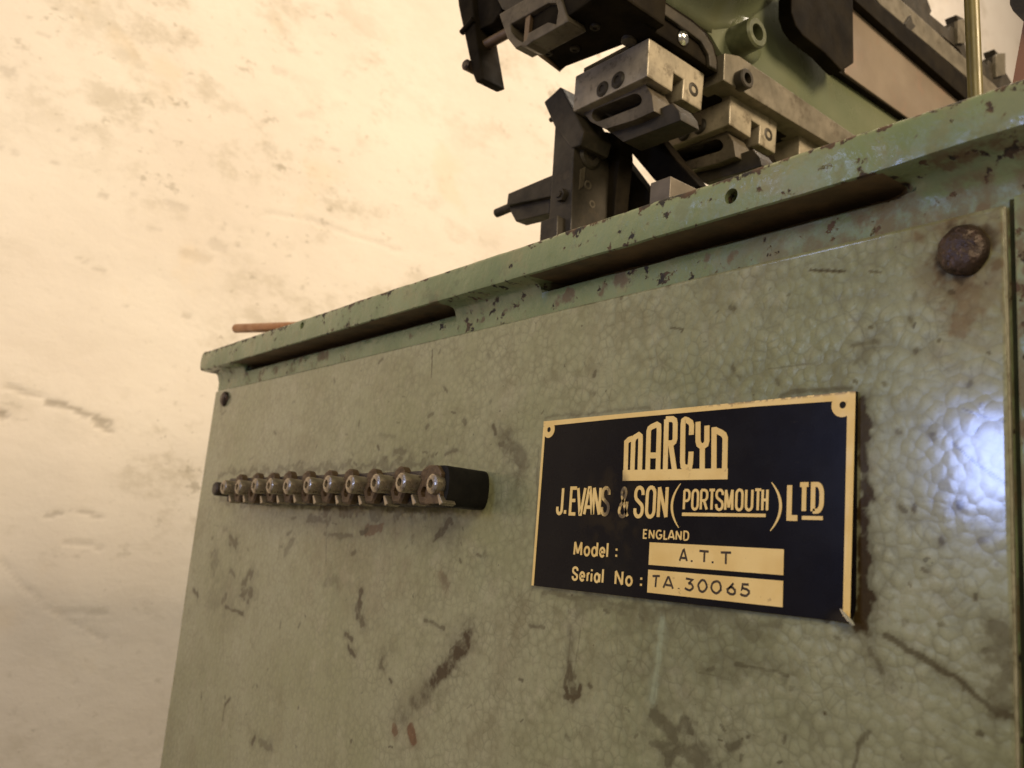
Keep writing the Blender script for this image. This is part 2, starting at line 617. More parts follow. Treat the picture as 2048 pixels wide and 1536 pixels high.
def wall_mark(pts, wpx, amt, dent=0.0, seed=3):
    """a stain or chip along image points, laid on the wall plane; wpx in photograph pixels"""
    global stain, rel
    P = [on(0, WALL_X, u, v) for u, v in pts]
    sc = (P[0] - CAM_LOC).length / F_PX
    w = wpx * sc
    jit = (vnoise(YY + 2, ZZ + 2, 70, seed, 4, .7) - .5) * w * 3.2
    D = np.full_like(YY, 9.0)
    for a, b_ in zip(P[:-1], P[1:]):
        dy, dz = b_.y - a.y, b_.z - a.z
        t = np.clip(((YY - a.y) * dy + (ZZ - a.z) * dz) / max(dy * dy + dz * dz, 1e-9), 0, 1)
        D = np.minimum(D, np.hypot(YY - a.y - t * dy, ZZ - a.z - t * dz))
    k = sstep(w * 1.1, w * .3, D + jit)
    stain = np.maximum(stain, k * amt)
    rel -= k * dent


wall_mark([(92, 806), (130, 808), (175, 830), (228, 846)], 5, .6, .0008, 5)
wall_mark([(10, 770), (60, 788), (105, 800)], 4, .30, .002, 6)
wall_mark([(185, 845), (222, 864)], 4, .5, .002, 7)
wall_mark([(0, 828), (10, 830)], 5, .6, .002, 8)
wall_mark([(92, 1032), (140, 1022), (170, 1023), (212, 1038)], 3.5, .4, .001, 9)
wall_mark([(125, 1085), (165, 1086), (200, 1096)], 3, .2, .0014, 10)
wall_mark([(0, 1115), (30, 1155), (95, 1215), (210, 1280)], 4, .16, .001, 12)
wall_mark([(110, 1225), (210, 1225)], 4, .14, .0008, 13)
wall_mark([(540, 425), (620, 438), (720, 475), (800, 500)], 5, .13, .0008, 14)
for (u, v, w_, a_) in ((310, 455, 16, .25), (360, 412, 22, .25), (440, 490, 22, .22), (480, 492, 9, .28), (375, 632, 9, .35), (250, 610, 8, .3),
                       (205, 390, 9, .35), (268, 390, 8, .3), (85, 70, 12, .3), (15, 140, 20, .3), (580, 100, 14, .22), (640, 105, 10, .28), (560, 145, 16, .18),
                       (120, 260, 7, .35), (150, 280, 8, .3), (105, 325, 10, .3), (540, 295, 12, .2), (670, 300, 8, .3), (390, 510, 26, .2), (200, 540, 12, .3), (165, 520, 12, .25),
                       (315, 780, 6, .3), (15, 300, 18, .25), (275, 260, 8, .2), (610, 230, 16, .15), (155, 1365, 8, .2), (300, 1465, 6, .3), (280, 1305, 8, .2)):
    wall_mark([(u - w_ * .7, v - w_ * .2), (u + w_ * .7, v + w_ * .25)], w_ * .5, a_ * .9, .0003, int(u + v))
Pw = np.stack([WALL_X + rel, YY, ZZ], -1)
wme = grid_mesh('wall', Pw)
set_attr(wme, 'stain', stain)
wall = finish('wall', wme, M['wall'], None, True)
wall['kind'] = 'structure'

# ================================================================== THE CABINET
cab = thing('machine_cabinet', 'green painted cast iron machine cabinet with chipped rim and grey-green hammered front panel', 'machine cabinet', (-.1, .2, -.9))

# --- frame: profile lofted along x, with lip, slots and solid webs between the slots
XL, XR = -.436, .62
st = np.unique(np.round(np.concatenate([np.arange(XL, XR, .004), [-.3785, -.3765, -.088, -.085, -.0115, -.0085, .170, .174]]), 5))


def web(x):
    """1 where the lip is joined to the face by a solid web, 0 over the open slots"""
    a = 1 - sstep(-.3790, -.3760, x)
    b_ = sstep(-.0890, -.0850, x) * (1 - sstep(-.0118, -.0080, x))
    c = sstep(.162, .184, x)
    return max(float(a), float(b_), float(c))


prof_rows = []
for x in st:
    f = web(float(x))
    r = float(sstep(.15, .23, x))
    slot = [(.45, .1600), (.0, .1640), (-.0095, .1644), (-.0108, .1642), (-.0116, .1635), (-.0120, .1622), (-.0120, .1492), (-.0118, .1482), (-.0108, .1477),
            (.004, .1490), (.016, .1500), (.0165, .1440), (.0055, .1437), (.0036, .1436), (.0030, .1430), (.0030, .1400), (.0030, .1280), (.0030, -.9), (.45, -.9)]
    flat = [(-.0120, .1497), (-.0115, .1482), (-.0098, .1477), (-.0050, .1474), (-.0014, .1468), (.0002, .1456), (.0010, .1442), (.0016, .1426), (.0021, .1410), (.0026, .1392)]
    cove = [(-.0120, .1525), (-.0114, .1497), (-.0092, .1482), (-.0060, .1470), (-.0040, .1456), (-.0022, .1440), (-.0006, .1424), (.0008, .1408), (.0018, .1394), (.0026, .1366)]
    webp = [(.45, .1600), (.0, .1640), (-.0095, .1644), (-.0108, .1642), (-.0116, .1635), (-.0120, .1622)] + \
           [(a_[0] * (1 - r) + b_[0] * r, a_[1] * (1 - r) + b_[1] * r) for a_, b_ in zip(flat, cove)] + [(.0030, .1280), (.0030, -.9), (.45, -.9)]
    row = [(slot[k][0] * (1 - f) + webp[k][0] * f, slot[k][1] * (1 - f) + webp[k][1] * f) for k in range(len(slot))]
    prof_rows.append([(float(x), y, z) for y, z in row])
P = np.array(prof_rows)
# uneven casting: gentle waves in the lip
amp = np.zeros(P.shape[1])
amp[1:14] = .00045
wob1 = vnoise(P[:, :, 0] + 7, P[:, :, 2] * 3 + np.arange(P.shape[1])[None, :] * .01, 38, 5, 3) - .5
wob2 = vnoise(P[:, :, 0] + 3, P[:, :, 2] * 3 + 4, 55, 9, 3) - .5
P[:, :, 1] += wob1 * 2 * amp[None, :]
P[:, :, 2] += wob2 * 1.6 * amp[None, :]
bm = bmesh.new()
V = [[bm.verts.new(p) for p in row] for row in P]
nP = len(V[0])
for i in range(len(V) - 1):
    for k in range(nP):
        k2 = (k + 1) % nP
        f_ = bm.faces.new((V[i][k], V[i + 1][k], V[i + 1][k2], V[i][k2]))
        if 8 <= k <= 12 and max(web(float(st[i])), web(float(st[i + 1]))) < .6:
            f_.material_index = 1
bm.faces.new(V[0])
bm.faces.new(list(reversed(V[-1])))
frame = obj('frame', bm, M['frame'], cab, True, 38)
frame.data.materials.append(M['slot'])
# drilled holes in the lip
cut_bm = bmesh.new()
for (u, v, r) in ((1462, 392, .0031), (604, 651, .0026)):
    c = on(1, -.012, u, v)
    cyl((c.x, -.03, c.z), (c.x, .012, c.z), r, 20, 0, cut_bm)
cut_me = bpy.data.meshes.new('cut')
bmesh.ops.recalc_face_normals(cut_bm, faces=cut_bm.faces)
cut_bm.to_mesh(cut_me)
cut_bm.free()
cut = link(bpy.data.objects.new('cut', cut_me))
mod = frame.modifiers.new('holes', 'BOOLEAN')
mod.object = cut
mod.solver = 'EXACT'
frame.location = (0, 0, 0)
frame.parent = None
bpy.context.view_layer.update()
dg = bpy.context.evaluated_depsgraph_get()
new_me = bpy.data.meshes.new_from_object(frame.evaluated_get(dg))
old = frame.data
frame.modifiers.clear()
if len(new_me.polygons) > len(old.polygons) * .9:
    frame.data = new_me
    bpy.data.meshes.remove(old)
frame.data.name = 'frame'
bpy.data.objects.remove(cut)
frame.parent = cab
frame.location = -cab.location
for p in frame.data.polygons:
    p.use_smooth = True
frame.data.set_sharp_from_angle(angle=math.radians(38))
for (u, v, r) in ((1462, 392, .0030), (604, 651, .0025)):
    c = on(1, -.012, u, v)
    obj('hole_bottom', cyl((c.x, -.0015, c.z), (c.x, .006, c.z), r, 16, 0), M['rubber'], cab)

# --- the lip carried round the left end
bm = bmesh.new()
pr = [(-.4362, .1643), (-.4440, .1643), (-.4478, .1630), (-.4502, .1600), (-.4510, .1560), (-.4502, .1515), (-.4478, .1487), (-.4440, .1478), (-.4362, .1478)]
secs = []
for (y, s, dz) in ((-.0118, .72, 0.0), (-.0100, .90, 0), (-.0065, 1.0, 0), (.10, 1.0, -.001), (.449, 1.0, -.004)):
    secs.append([bm.verts.new((-.4362 + (x + .4362) * s, y, .156 + (z - .156) * (1 if s == 1 else .9 + .1 * s) + dz)) for x, z in pr])
for i in range(len(secs) - 1):
    for k in range(len(pr)):
        k2 = (k + 1) % len(pr)
        bm.faces.new((secs[i][k], secs[i + 1][k], secs[i + 1][k2], secs[i][k2]))
bm.faces.new(secs[0])
bm.faces.new(list(reversed(secs[-1])))
obj('end_lip', bm, M['frame'], cab, True, 50)

# --- front panel: a dense sheet, so that dirt and rust can be laid on it as mesh attributes
PX0, PX1, PZ1 = -.4345, .2080, .1310
xs = np.arange(PX0, PX1 + .0001, .0006)
zs = np.concatenate([[-.60, -.40, -.25], np.arange(-.19, PZ1 + .0001, .0006)])
XX, ZZp = np.meshgrid(xs, zs)
dark_marks = np.zeros_like(XX)
rust = np.zeros_like(XX)
pale = np.zeros_like(XX)
warpx = (vnoise(XX + 1, ZZp + 1, 140, 31, 4) - .5)
warpz = (vnoise(XX + 4, ZZp + 3, 140, 47, 4) - .5)
grain = vnoise(XX + 2, ZZp + 2, 420, 61, 3)
patchy = vnoise(XX + 6, ZZp + 8, 190, 83, 4, .62)


def streak(pts, w, amt, kind='dirt', ragged=1.0, soft=.5, taper=False, fade=0.0):
    """a mark along image points on the panel; w = half width in millimetres"""
    P_ = [on(1, 0, u, v) for u, v in pts]
    w = w * .00128
    pad = w * 4 + .004
    x0, x1 = min(p.x for p in P_) - pad, max(p.x for p in P_) + pad
    z0, z1 = min(p.z for p in P_) - pad, max(p.z for p in P_) + pad
    i0, i1 = np.searchsorted(zs, z0), np.searchsorted(zs, z1)
    j0, j1 = np.searchsorted(xs, x0), np.searchsorted(xs, x1)
    if i1 <= i0 or j1 <= j0:
        return
    sl = (slice(i0, i1), slice(j0, j1))
    X, Z = XX[sl] + warpx[sl] * w * 2.2 * ragged, ZZp[sl] + warpz[sl] * w * 2.2 * ragged
    if len(P_) == 1:
        D = np.hypot(X - P_[0].x, Z - P_[0].z)
        T = np.zeros_like(D)
    else:
        D = np.full_like(X, 9.0)
        T = np.zeros_like(X)
        nseg = len(P_) - 1
        for s in range(nseg):
            a, b_ = P_[s], P_[s + 1]
            dx, dz = b_.x - a.x, b_.z - a.z
            t = np.clip(((X - a.x) * dx + (Z - a.z) * dz) / max(dx * dx + dz * dz, 1e-12), 0, 1)
            d = np.hypot(X - a.x - t * dx, Z - a.z - t * dz)
            T = np.where(d < D, (s + t) / nseg, T)
            D = np.minimum(D, d)
    ww = w * (1 - .65 * T) if taper else w
    patch = sstep(.34, .66, patchy[sl])
    core = sstep(1.0, 1.0 - soft, D / ww) * np.clip(.45 + grain[sl] * 1.6, 0, 1.3) * (.75 + .75 * patch)
    halo = sstep(2.1, .4, D / ww) * .45 * np.clip(grain[sl] * 1.8 * (.4 + .8 * patch), 0, 1)
    k = np.clip(np.maximum(core, halo if w > .0008 else 0) * (1 - fade * T), 0, 1) * amt
    if kind == 'pale':
        pale[sl] = np.maximum(pale[sl], k)
    elif kind == 'rust':
        rust[sl] = np.maximum(rust[sl], k)
    else:
        dark_marks[sl] = np.maximum(dark_marks[sl], k)


S = streak
S([(930, 1284), (895, 1328), (860, 1368), (795, 1445)], 7.0, 1.0, soft=.9, ragged=.4, fade=.75)
S([(915, 1300), (880, 1340)], 5.0, 1.0, soft=.9, ragged=.6)
S([(1142, 1392), (1141, 1258)], 3.6, .8, soft=.9, ragged=.5, fade=.7)
S([(1142, 1345), (1143, 1390)], 3.2, .55, soft=.8, ragged=.8)
S([(1330, 1455), (1360, 1500)], 7.5, .6, soft=.95, ragged=1.6)
S([(1150, 1205), (1500, 1250)], 5.0, .38, soft=.95)
S([(1420, 1330), (1560, 1350)], 5.0, .35, soft=.95)
S([(2005, 1290), (2015, 1410)], 6.0, .5, soft=.95)
S([(1010, 870), (1040, 930)], 6, .4, soft=.95)
S([(430, 1190), (500, 1185)], 14, .22, soft=.95)
S([(930, 1272), (900, 1300)], 1.2, .8)
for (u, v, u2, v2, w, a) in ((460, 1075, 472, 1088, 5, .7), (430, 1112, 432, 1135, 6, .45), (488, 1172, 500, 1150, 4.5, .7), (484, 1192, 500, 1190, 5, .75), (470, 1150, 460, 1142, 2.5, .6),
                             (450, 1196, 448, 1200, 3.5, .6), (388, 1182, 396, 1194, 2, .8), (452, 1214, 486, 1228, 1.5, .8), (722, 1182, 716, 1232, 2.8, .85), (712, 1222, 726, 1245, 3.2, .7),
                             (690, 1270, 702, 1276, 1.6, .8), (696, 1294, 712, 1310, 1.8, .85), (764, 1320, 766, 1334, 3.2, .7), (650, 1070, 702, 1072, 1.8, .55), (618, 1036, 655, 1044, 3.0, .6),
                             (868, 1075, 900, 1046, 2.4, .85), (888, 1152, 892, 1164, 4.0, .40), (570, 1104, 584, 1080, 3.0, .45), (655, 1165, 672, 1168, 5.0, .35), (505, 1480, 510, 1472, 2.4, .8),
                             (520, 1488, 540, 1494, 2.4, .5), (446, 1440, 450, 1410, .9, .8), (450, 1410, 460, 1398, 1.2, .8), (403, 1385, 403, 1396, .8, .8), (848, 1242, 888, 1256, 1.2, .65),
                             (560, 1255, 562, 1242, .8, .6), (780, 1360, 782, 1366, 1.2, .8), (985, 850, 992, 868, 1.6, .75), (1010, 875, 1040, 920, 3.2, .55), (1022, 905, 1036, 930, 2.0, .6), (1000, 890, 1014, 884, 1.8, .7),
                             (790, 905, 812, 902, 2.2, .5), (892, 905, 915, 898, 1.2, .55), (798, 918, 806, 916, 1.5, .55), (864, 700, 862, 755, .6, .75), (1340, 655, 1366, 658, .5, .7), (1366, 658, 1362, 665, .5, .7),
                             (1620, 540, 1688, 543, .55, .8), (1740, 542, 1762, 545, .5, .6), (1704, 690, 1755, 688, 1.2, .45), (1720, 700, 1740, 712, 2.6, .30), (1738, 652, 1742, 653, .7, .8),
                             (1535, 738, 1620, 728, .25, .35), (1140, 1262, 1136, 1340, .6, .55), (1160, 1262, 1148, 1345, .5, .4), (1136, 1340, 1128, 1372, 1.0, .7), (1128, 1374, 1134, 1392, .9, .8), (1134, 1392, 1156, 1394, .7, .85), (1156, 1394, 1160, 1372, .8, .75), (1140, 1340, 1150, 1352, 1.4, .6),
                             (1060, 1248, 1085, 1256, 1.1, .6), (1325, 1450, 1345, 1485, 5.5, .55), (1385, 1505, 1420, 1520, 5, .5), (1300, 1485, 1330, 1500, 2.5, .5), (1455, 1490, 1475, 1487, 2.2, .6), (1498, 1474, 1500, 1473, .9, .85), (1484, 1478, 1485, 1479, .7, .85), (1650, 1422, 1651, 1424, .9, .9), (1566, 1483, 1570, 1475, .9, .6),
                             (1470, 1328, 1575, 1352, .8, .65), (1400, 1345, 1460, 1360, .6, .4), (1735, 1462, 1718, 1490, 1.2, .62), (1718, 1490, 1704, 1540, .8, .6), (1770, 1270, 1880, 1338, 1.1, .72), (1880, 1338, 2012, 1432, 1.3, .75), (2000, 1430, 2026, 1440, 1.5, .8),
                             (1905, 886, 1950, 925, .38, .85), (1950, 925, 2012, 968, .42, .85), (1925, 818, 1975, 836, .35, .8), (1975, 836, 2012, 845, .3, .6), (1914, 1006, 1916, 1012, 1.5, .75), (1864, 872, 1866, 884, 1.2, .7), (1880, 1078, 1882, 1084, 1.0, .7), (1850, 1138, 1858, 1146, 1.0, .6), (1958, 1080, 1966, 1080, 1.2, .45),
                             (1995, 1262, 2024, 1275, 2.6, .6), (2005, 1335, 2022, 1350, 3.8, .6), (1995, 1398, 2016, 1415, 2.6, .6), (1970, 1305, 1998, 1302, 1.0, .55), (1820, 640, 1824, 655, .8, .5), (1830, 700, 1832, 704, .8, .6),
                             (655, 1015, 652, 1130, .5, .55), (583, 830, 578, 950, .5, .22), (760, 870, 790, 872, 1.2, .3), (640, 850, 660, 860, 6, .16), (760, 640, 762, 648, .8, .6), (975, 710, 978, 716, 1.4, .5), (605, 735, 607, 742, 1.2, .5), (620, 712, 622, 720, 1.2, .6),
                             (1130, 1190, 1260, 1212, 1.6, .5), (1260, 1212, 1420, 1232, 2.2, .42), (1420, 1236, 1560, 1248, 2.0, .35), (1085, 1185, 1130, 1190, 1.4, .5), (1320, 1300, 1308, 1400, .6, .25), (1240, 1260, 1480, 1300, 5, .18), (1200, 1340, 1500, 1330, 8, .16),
                             (1724, 800, 1727, 1000, 2.8, .95), (1727, 1000, 1732, 1250, 3.2, 1.0), (1742, 1090, 1748, 1240, 1.8, .45), (1560, 790, 1700, 776, 1.0, .5), (1090, 835, 1300, 816, .8, .35), (1076, 900, 1066, 1170, 1.0, .4), (1715, 1245, 1740, 1262, 2.0, .6), (1745, 1300, 1765, 1345, 1.0, .5), (1760, 1345, 1790, 1380, 2.0, .25)):  # this row: dark strips beside the nameplate
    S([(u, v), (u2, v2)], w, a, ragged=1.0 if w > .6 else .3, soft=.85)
S([(730, 1062), (760, 1058)], 3.4, .85, 'rust')
S([(722, 1066), (735, 1058)], 1.6, .8)
S([(820, 1458), (826, 1478)], 2.8, .95, 'rust', .6, .3)
S([(790, 1460)], 2.6, .85, 'rust', .6, .3)
S([(880, 1150), (894, 1166)], 3.5, .35, 'rust')
S([(640, 1095), (760, 1140)], 22, .18, 'rust', soft=.95)
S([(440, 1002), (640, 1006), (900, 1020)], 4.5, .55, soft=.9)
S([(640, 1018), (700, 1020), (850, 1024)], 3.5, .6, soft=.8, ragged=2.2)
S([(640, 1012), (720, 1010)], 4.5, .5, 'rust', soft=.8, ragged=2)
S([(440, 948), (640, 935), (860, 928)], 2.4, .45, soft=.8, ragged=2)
S([(1925, 500)], 12.5, .62, 'rust', .8, .7)
S([(1925, 500)], 8.6, .8, soft=.35, ragged=.4)
S([(1945, 540), (1935, 590), (1945, 650)], 7, .52, 'rust', soft=.9)
S([(1960, 470), (1985, 560)], 7, .35, 'rust', soft=.9)
S([(1900, 460), (1945, 445)], 7, .35, 'rust', soft=.9)
S([(1840, 560), (1900, 600)], 6, .25, 'rust', soft=.9)
S([(2003, 420), (2022, 900)], .9, .30, 'rust', ragged=2)
S([(446, 800)], 6.5, .45, soft=.7)
S([(1326, 1240), (1316, 1320), (1306, 1400)], 1.7, .6, 'pale', soft=.8, ragged=.4)
S([(1132, 1376), (1134, 1394), (1156, 1394), (1160, 1374)], 1.2, .9, soft=.6, ragged=.4)
S([(1128, 1390), (1158, 1392)], 2.2, .8, soft=.8)
for k in range(150):                                     # small scattered flecks
    u, v = random.uniform(340, 2000), random.uniform(560, 1530)
    p = on(1, 0, u, v)
    S([(u, v), (u + random.uniform(-9, 9), v + random.uniform(-9, 9))], random.uniform(.35, 1.1), random.uniform(.25, .7), soft=.5)
for k in range(46):
    u, v = random.uniform(420, 1000), random.uniform(840, 1120)
    S([(u, v), (u + random.uniform(-6, 6), v + random.uniform(-8, 8))], random.uniform(.5, 1.6), random.uniform(.25, .6), soft=.5)

edge_drop = np.minimum(np.minimum(XX - PX0, PX1 - XX), PZ1 - ZZp)
yoff = np.where(edge_drop < .0011, (1 - np.clip(edge_drop, 0, .0011) / .0011) ** 2 * .0008, 0)
yoff = yoff + (vnoise(XX + 3, ZZp + 6, 9, 77, 2) - .5) * .0012
Pp = np.stack([XX, yoff, ZZp], -1)
# the turned rim of the sheet on its visible sides
pme = grid_mesh('front_panel', Pp)
set_attr(pme, 'dirt', dark_marks)
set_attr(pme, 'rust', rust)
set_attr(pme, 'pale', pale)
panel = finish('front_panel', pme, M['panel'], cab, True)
rim = bmesh.new()
box((PX0 + .0003, .0013, -.6), (PX1 - .0002, .0029, PZ1 - .0002), .0003, rim)
edge_mat = mat_simple('bare_panel_edge', (.36, .33, .23), (.50, .46, .34), 200, (.4, .6), .2, .2, 400, (.15, .10, .05), .5)  # paler than the panel face
obj('panel_edge', rim, edge_mat, panel)
for ch in panel.children:
    ch.location = (0, 0, 0)

# --- second panel beyond the groove on the right
bm = bmesh.new()
box((.2111, -.0012, -.6), (.6, .0028, .1325), .0008, bm)
obj('side_panel', bm, M['frame'], cab)
bm = bmesh.new()
box((.2086, .0022, -.6), (.2108, .00285, .1330), .0002, bm)  # dark strip painted for the shade of a groove that is not recessed
obj('groove_seal', bm, mat_simple('dark_green_seal', (.022, .024, .008), (.040, .040, .015), 60, (.7, .9), 0, .3, 200, (.06, .035, .015), .6, spec=.1), cab)


# --- bolts
def dome_bolt(c, r, name='bolt'):
    bm = lathe((c.x, .0005, c.z), (0, -1, 0), [(0, 0), (0, r * 1.02), (r * .20, r * 1.02), (r * .36, r * .97), (r * .48, r * .86), (r * .55, r * .66), (r * .59, r * .42), (r * .60, r * .20), (r * .60, 0)], 40)
    for v in bm.verts:
        k = mnoise.noise(Vector(v.co) * 330 + Vector((3, 5, 8)))
        k2 = mnoise.noise(Vector(v.co) * 120)
        dv = (v.co - Vector((c.x, .002, c.z))).normalized()
        v.co += dv * (k * .0006 + k2 * .0009) * (r / .008)
    return obj(name, bm, M['rusty'], cab, True)


dome_bolt(on(1, -.003, 1919, 497), .0079)
dome_bolt(on(1, -.002, 446, 797), .0062)

# ================================================================== THE NAMEPLATE
YP = -.0016                                       # its enamelled face
plate = thing('nameplate', 'navy enamel nameplate with brass rim and brass lettering fixed on the hammered panel', 'nameplate', (.08, 0, 0))
c4 = [on(1, YP, 1087, 843), on(1, YP, 1712, 782.5), on(1, YP, 1714, 1249), on(1, YP, 1068, 1174)]
X0, X1, Z0, Z1 = .0012, .1601, .0006, .0764


def pl(x, z, y=YP):
    return Vector((X0 + x * .001, y, Z0 + z * .001))


WMM, HMM = (X1 - X0) * 1000, (Z1 - Z0) * 1000
# sheet with its lower right corner bent off the panel
nx, nz = 54, 28
bm = bmesh.new()


def bend(x, z):
    d = max(0.0, 9.5 - math.hypot((WMM - x) * .8, z * 1.5))
    return -.0036 * (d / 9.5) ** 2.0


vs = {}
for layer, y in ((0, YP), (1, -.0002)):
    for i in range(nx + 1):
        for k in range(nz + 1):
            # finer spacing towards the bent corner
            x = WMM * (1 - (1 - i / nx) ** 1.5)
            z = HMM * (k / nz) ** 1.5
            vs[layer, i, k] = bm.verts.new((X0 + x * .001, y + bend(x, z), Z0 + z * .001))
for i in range(nx):
    for k in range(nz):
        bm.faces.new((vs[0, i, k], vs[0, i + 1, k], vs[0, i + 1, k + 1], vs[0, i, k + 1]))
        bm.faces.new((vs[1, i, k + 1], vs[1, i + 1, k + 1], vs[1, i + 1, k], vs[1, i, k]))
for i in range(nx):
    bm.faces.new((vs[0, i, 0], vs[1, i, 0], vs[1, i + 1, 0], vs[0, i + 1, 0]))
    bm.faces.new((vs[0, i + 1, nz], vs[1, i + 1, nz], vs[1, i, nz], vs[0, i, nz]))
for k in range(nz):
    bm.faces.new((vs[0, 0, k + 1], vs[1, 0, k + 1], vs[1, 0, k], vs[0, 0, k]))
    bm.faces.new((vs[0, nx, k], vs[1, nx, k], vs[1, nx, k + 1], vs[0, nx, k + 1]))
obj('enamel_sheet', bm, M['navy'], plate, True, 40)


cn = on(1, YP - .0030, 1697, 1236)  # bright sliver added at the torn corner, tilted to glint in the side lamp
nn = ((CAM_LOC - cn).normalized() + (Vector((1.6, .45, 1.25)) - cn).normalized()).normalized()
e1 = (Vector((1, 0, -.42)) - nn * nn.dot(Vector((1, 0, -.42)))).normalized()
e2 = nn.cross(e1)
cpts = [cn + e1 * (.0008 * a_) + e2 * (.0007 * b_) for a_, b_ in ((-4.6, -.2), (-2.5, -.75), (1.0, -1.0), (3.2, -.4), (3.6, .5), (1.6, 1.0), (-2.0, .6))]
torn = prism(cpts, nn * -.0008, .0002)
obj('torn_corner', torn, mat_simple('bright_torn_metal', (.70, .68, .62), (.80, .78, .72), 300, (.16, .3), .9, .1), plate)


def raised(bm, pts2, h=.00022, lvl=0.0):
    """flat raised brass shape from an outline in plate millimetres"""
    y = YP - .00003
    vs_f = [bm.verts.new(pl(x, z, YP - h - lvl + bend(x, z))) for x, z in pts2]
    vs_b = [bm.verts.new(pl(x, z, y + bend(x, z))) for x, z in pts2]
    bm.faces.new(vs_f)
    n_ = len(pts2)
    for i in range(n_):
        k = (i + 1) % n_
        bm.faces.new((vs_f[i], vs_b[i], vs_b[k], vs_f[k]))


def ribbon(bm, pts, w, h=.00022, lvl=0.0, closed=False, ws=None, y=None):
    """stroke of width w along a polyline in plate millimetres"""
    n_ = len(pts)
    L, R_ = [], []
    for i in range(n_):
        p = Vector(pts[i])
        a = Vector(pts[i - 1]) if (i > 0 or closed) else None
        b_ = Vector(pts[(i + 1) % n_]) if (i < n_ - 1 or closed) else None
        d1 = (p - a).normalized() if a is not None else (b_ - p).normalized()
        d2 = (b_ - p).normalized() if b_ is not None else d1
        n1, n2 = Vector((-d1.y, d1.x)), Vector((-d2.y, d2.x))
        mm = (n1 + n2)
        if mm.length < .05:
            mm = n1
        mm.normalize()
        k = min(1 / max(mm.dot(n1), .25), 2.2)
        ww = (ws[i] if ws else w) * .5
        L.append(p + mm * ww * k)
        R_.append(p - mm * ww * k)
    yy = YP if y is None else y
    mk = lambda q, hh: bm.verts.new(pl(q.x, q.y, yy - hh + bend(q.x, q.y)))
    LF, RF = [mk(q, h + lvl) for q in L], [mk(q, h + lvl) for q in R_]
    LB, RB = [mk(q, .00002) for q in L], [mk(q, .00002) for q in R_]
    rng = range(n_ if closed else n_ - 1)
    for i in rng:
        j = (i + 1) % n_
        bm.faces.new((LF[i], RF[i], RF[j], LF[j]))
        bm.faces.new((LB[i], LF[i], LF[j], LB[j]))
        bm.faces.new((RF[i], RB[i], RB[j], RF[j]))
    if not closed:
        bm.faces.new((LF[0], LB[0], RB[0], RF[0]))
        bm.faces.new((LF[-1], RF[-1], RB[-1], LB[-1]))


def arc(cx, cy, rx, ry, a0, a1, n_=9):
    return [(cx + rx * math.cos(math.radians(a0 + (a1 - a0) * i / n_)), cy + ry * math.sin(math.radians(a0 + (a1 - a0) * i / n_))) for i in range(n_ + 1)]


def oval(k=.25):
    return arc(.5, 1 - k, .5, k, 0, 180) + arc(.5, k, .5, k, 180, 360)


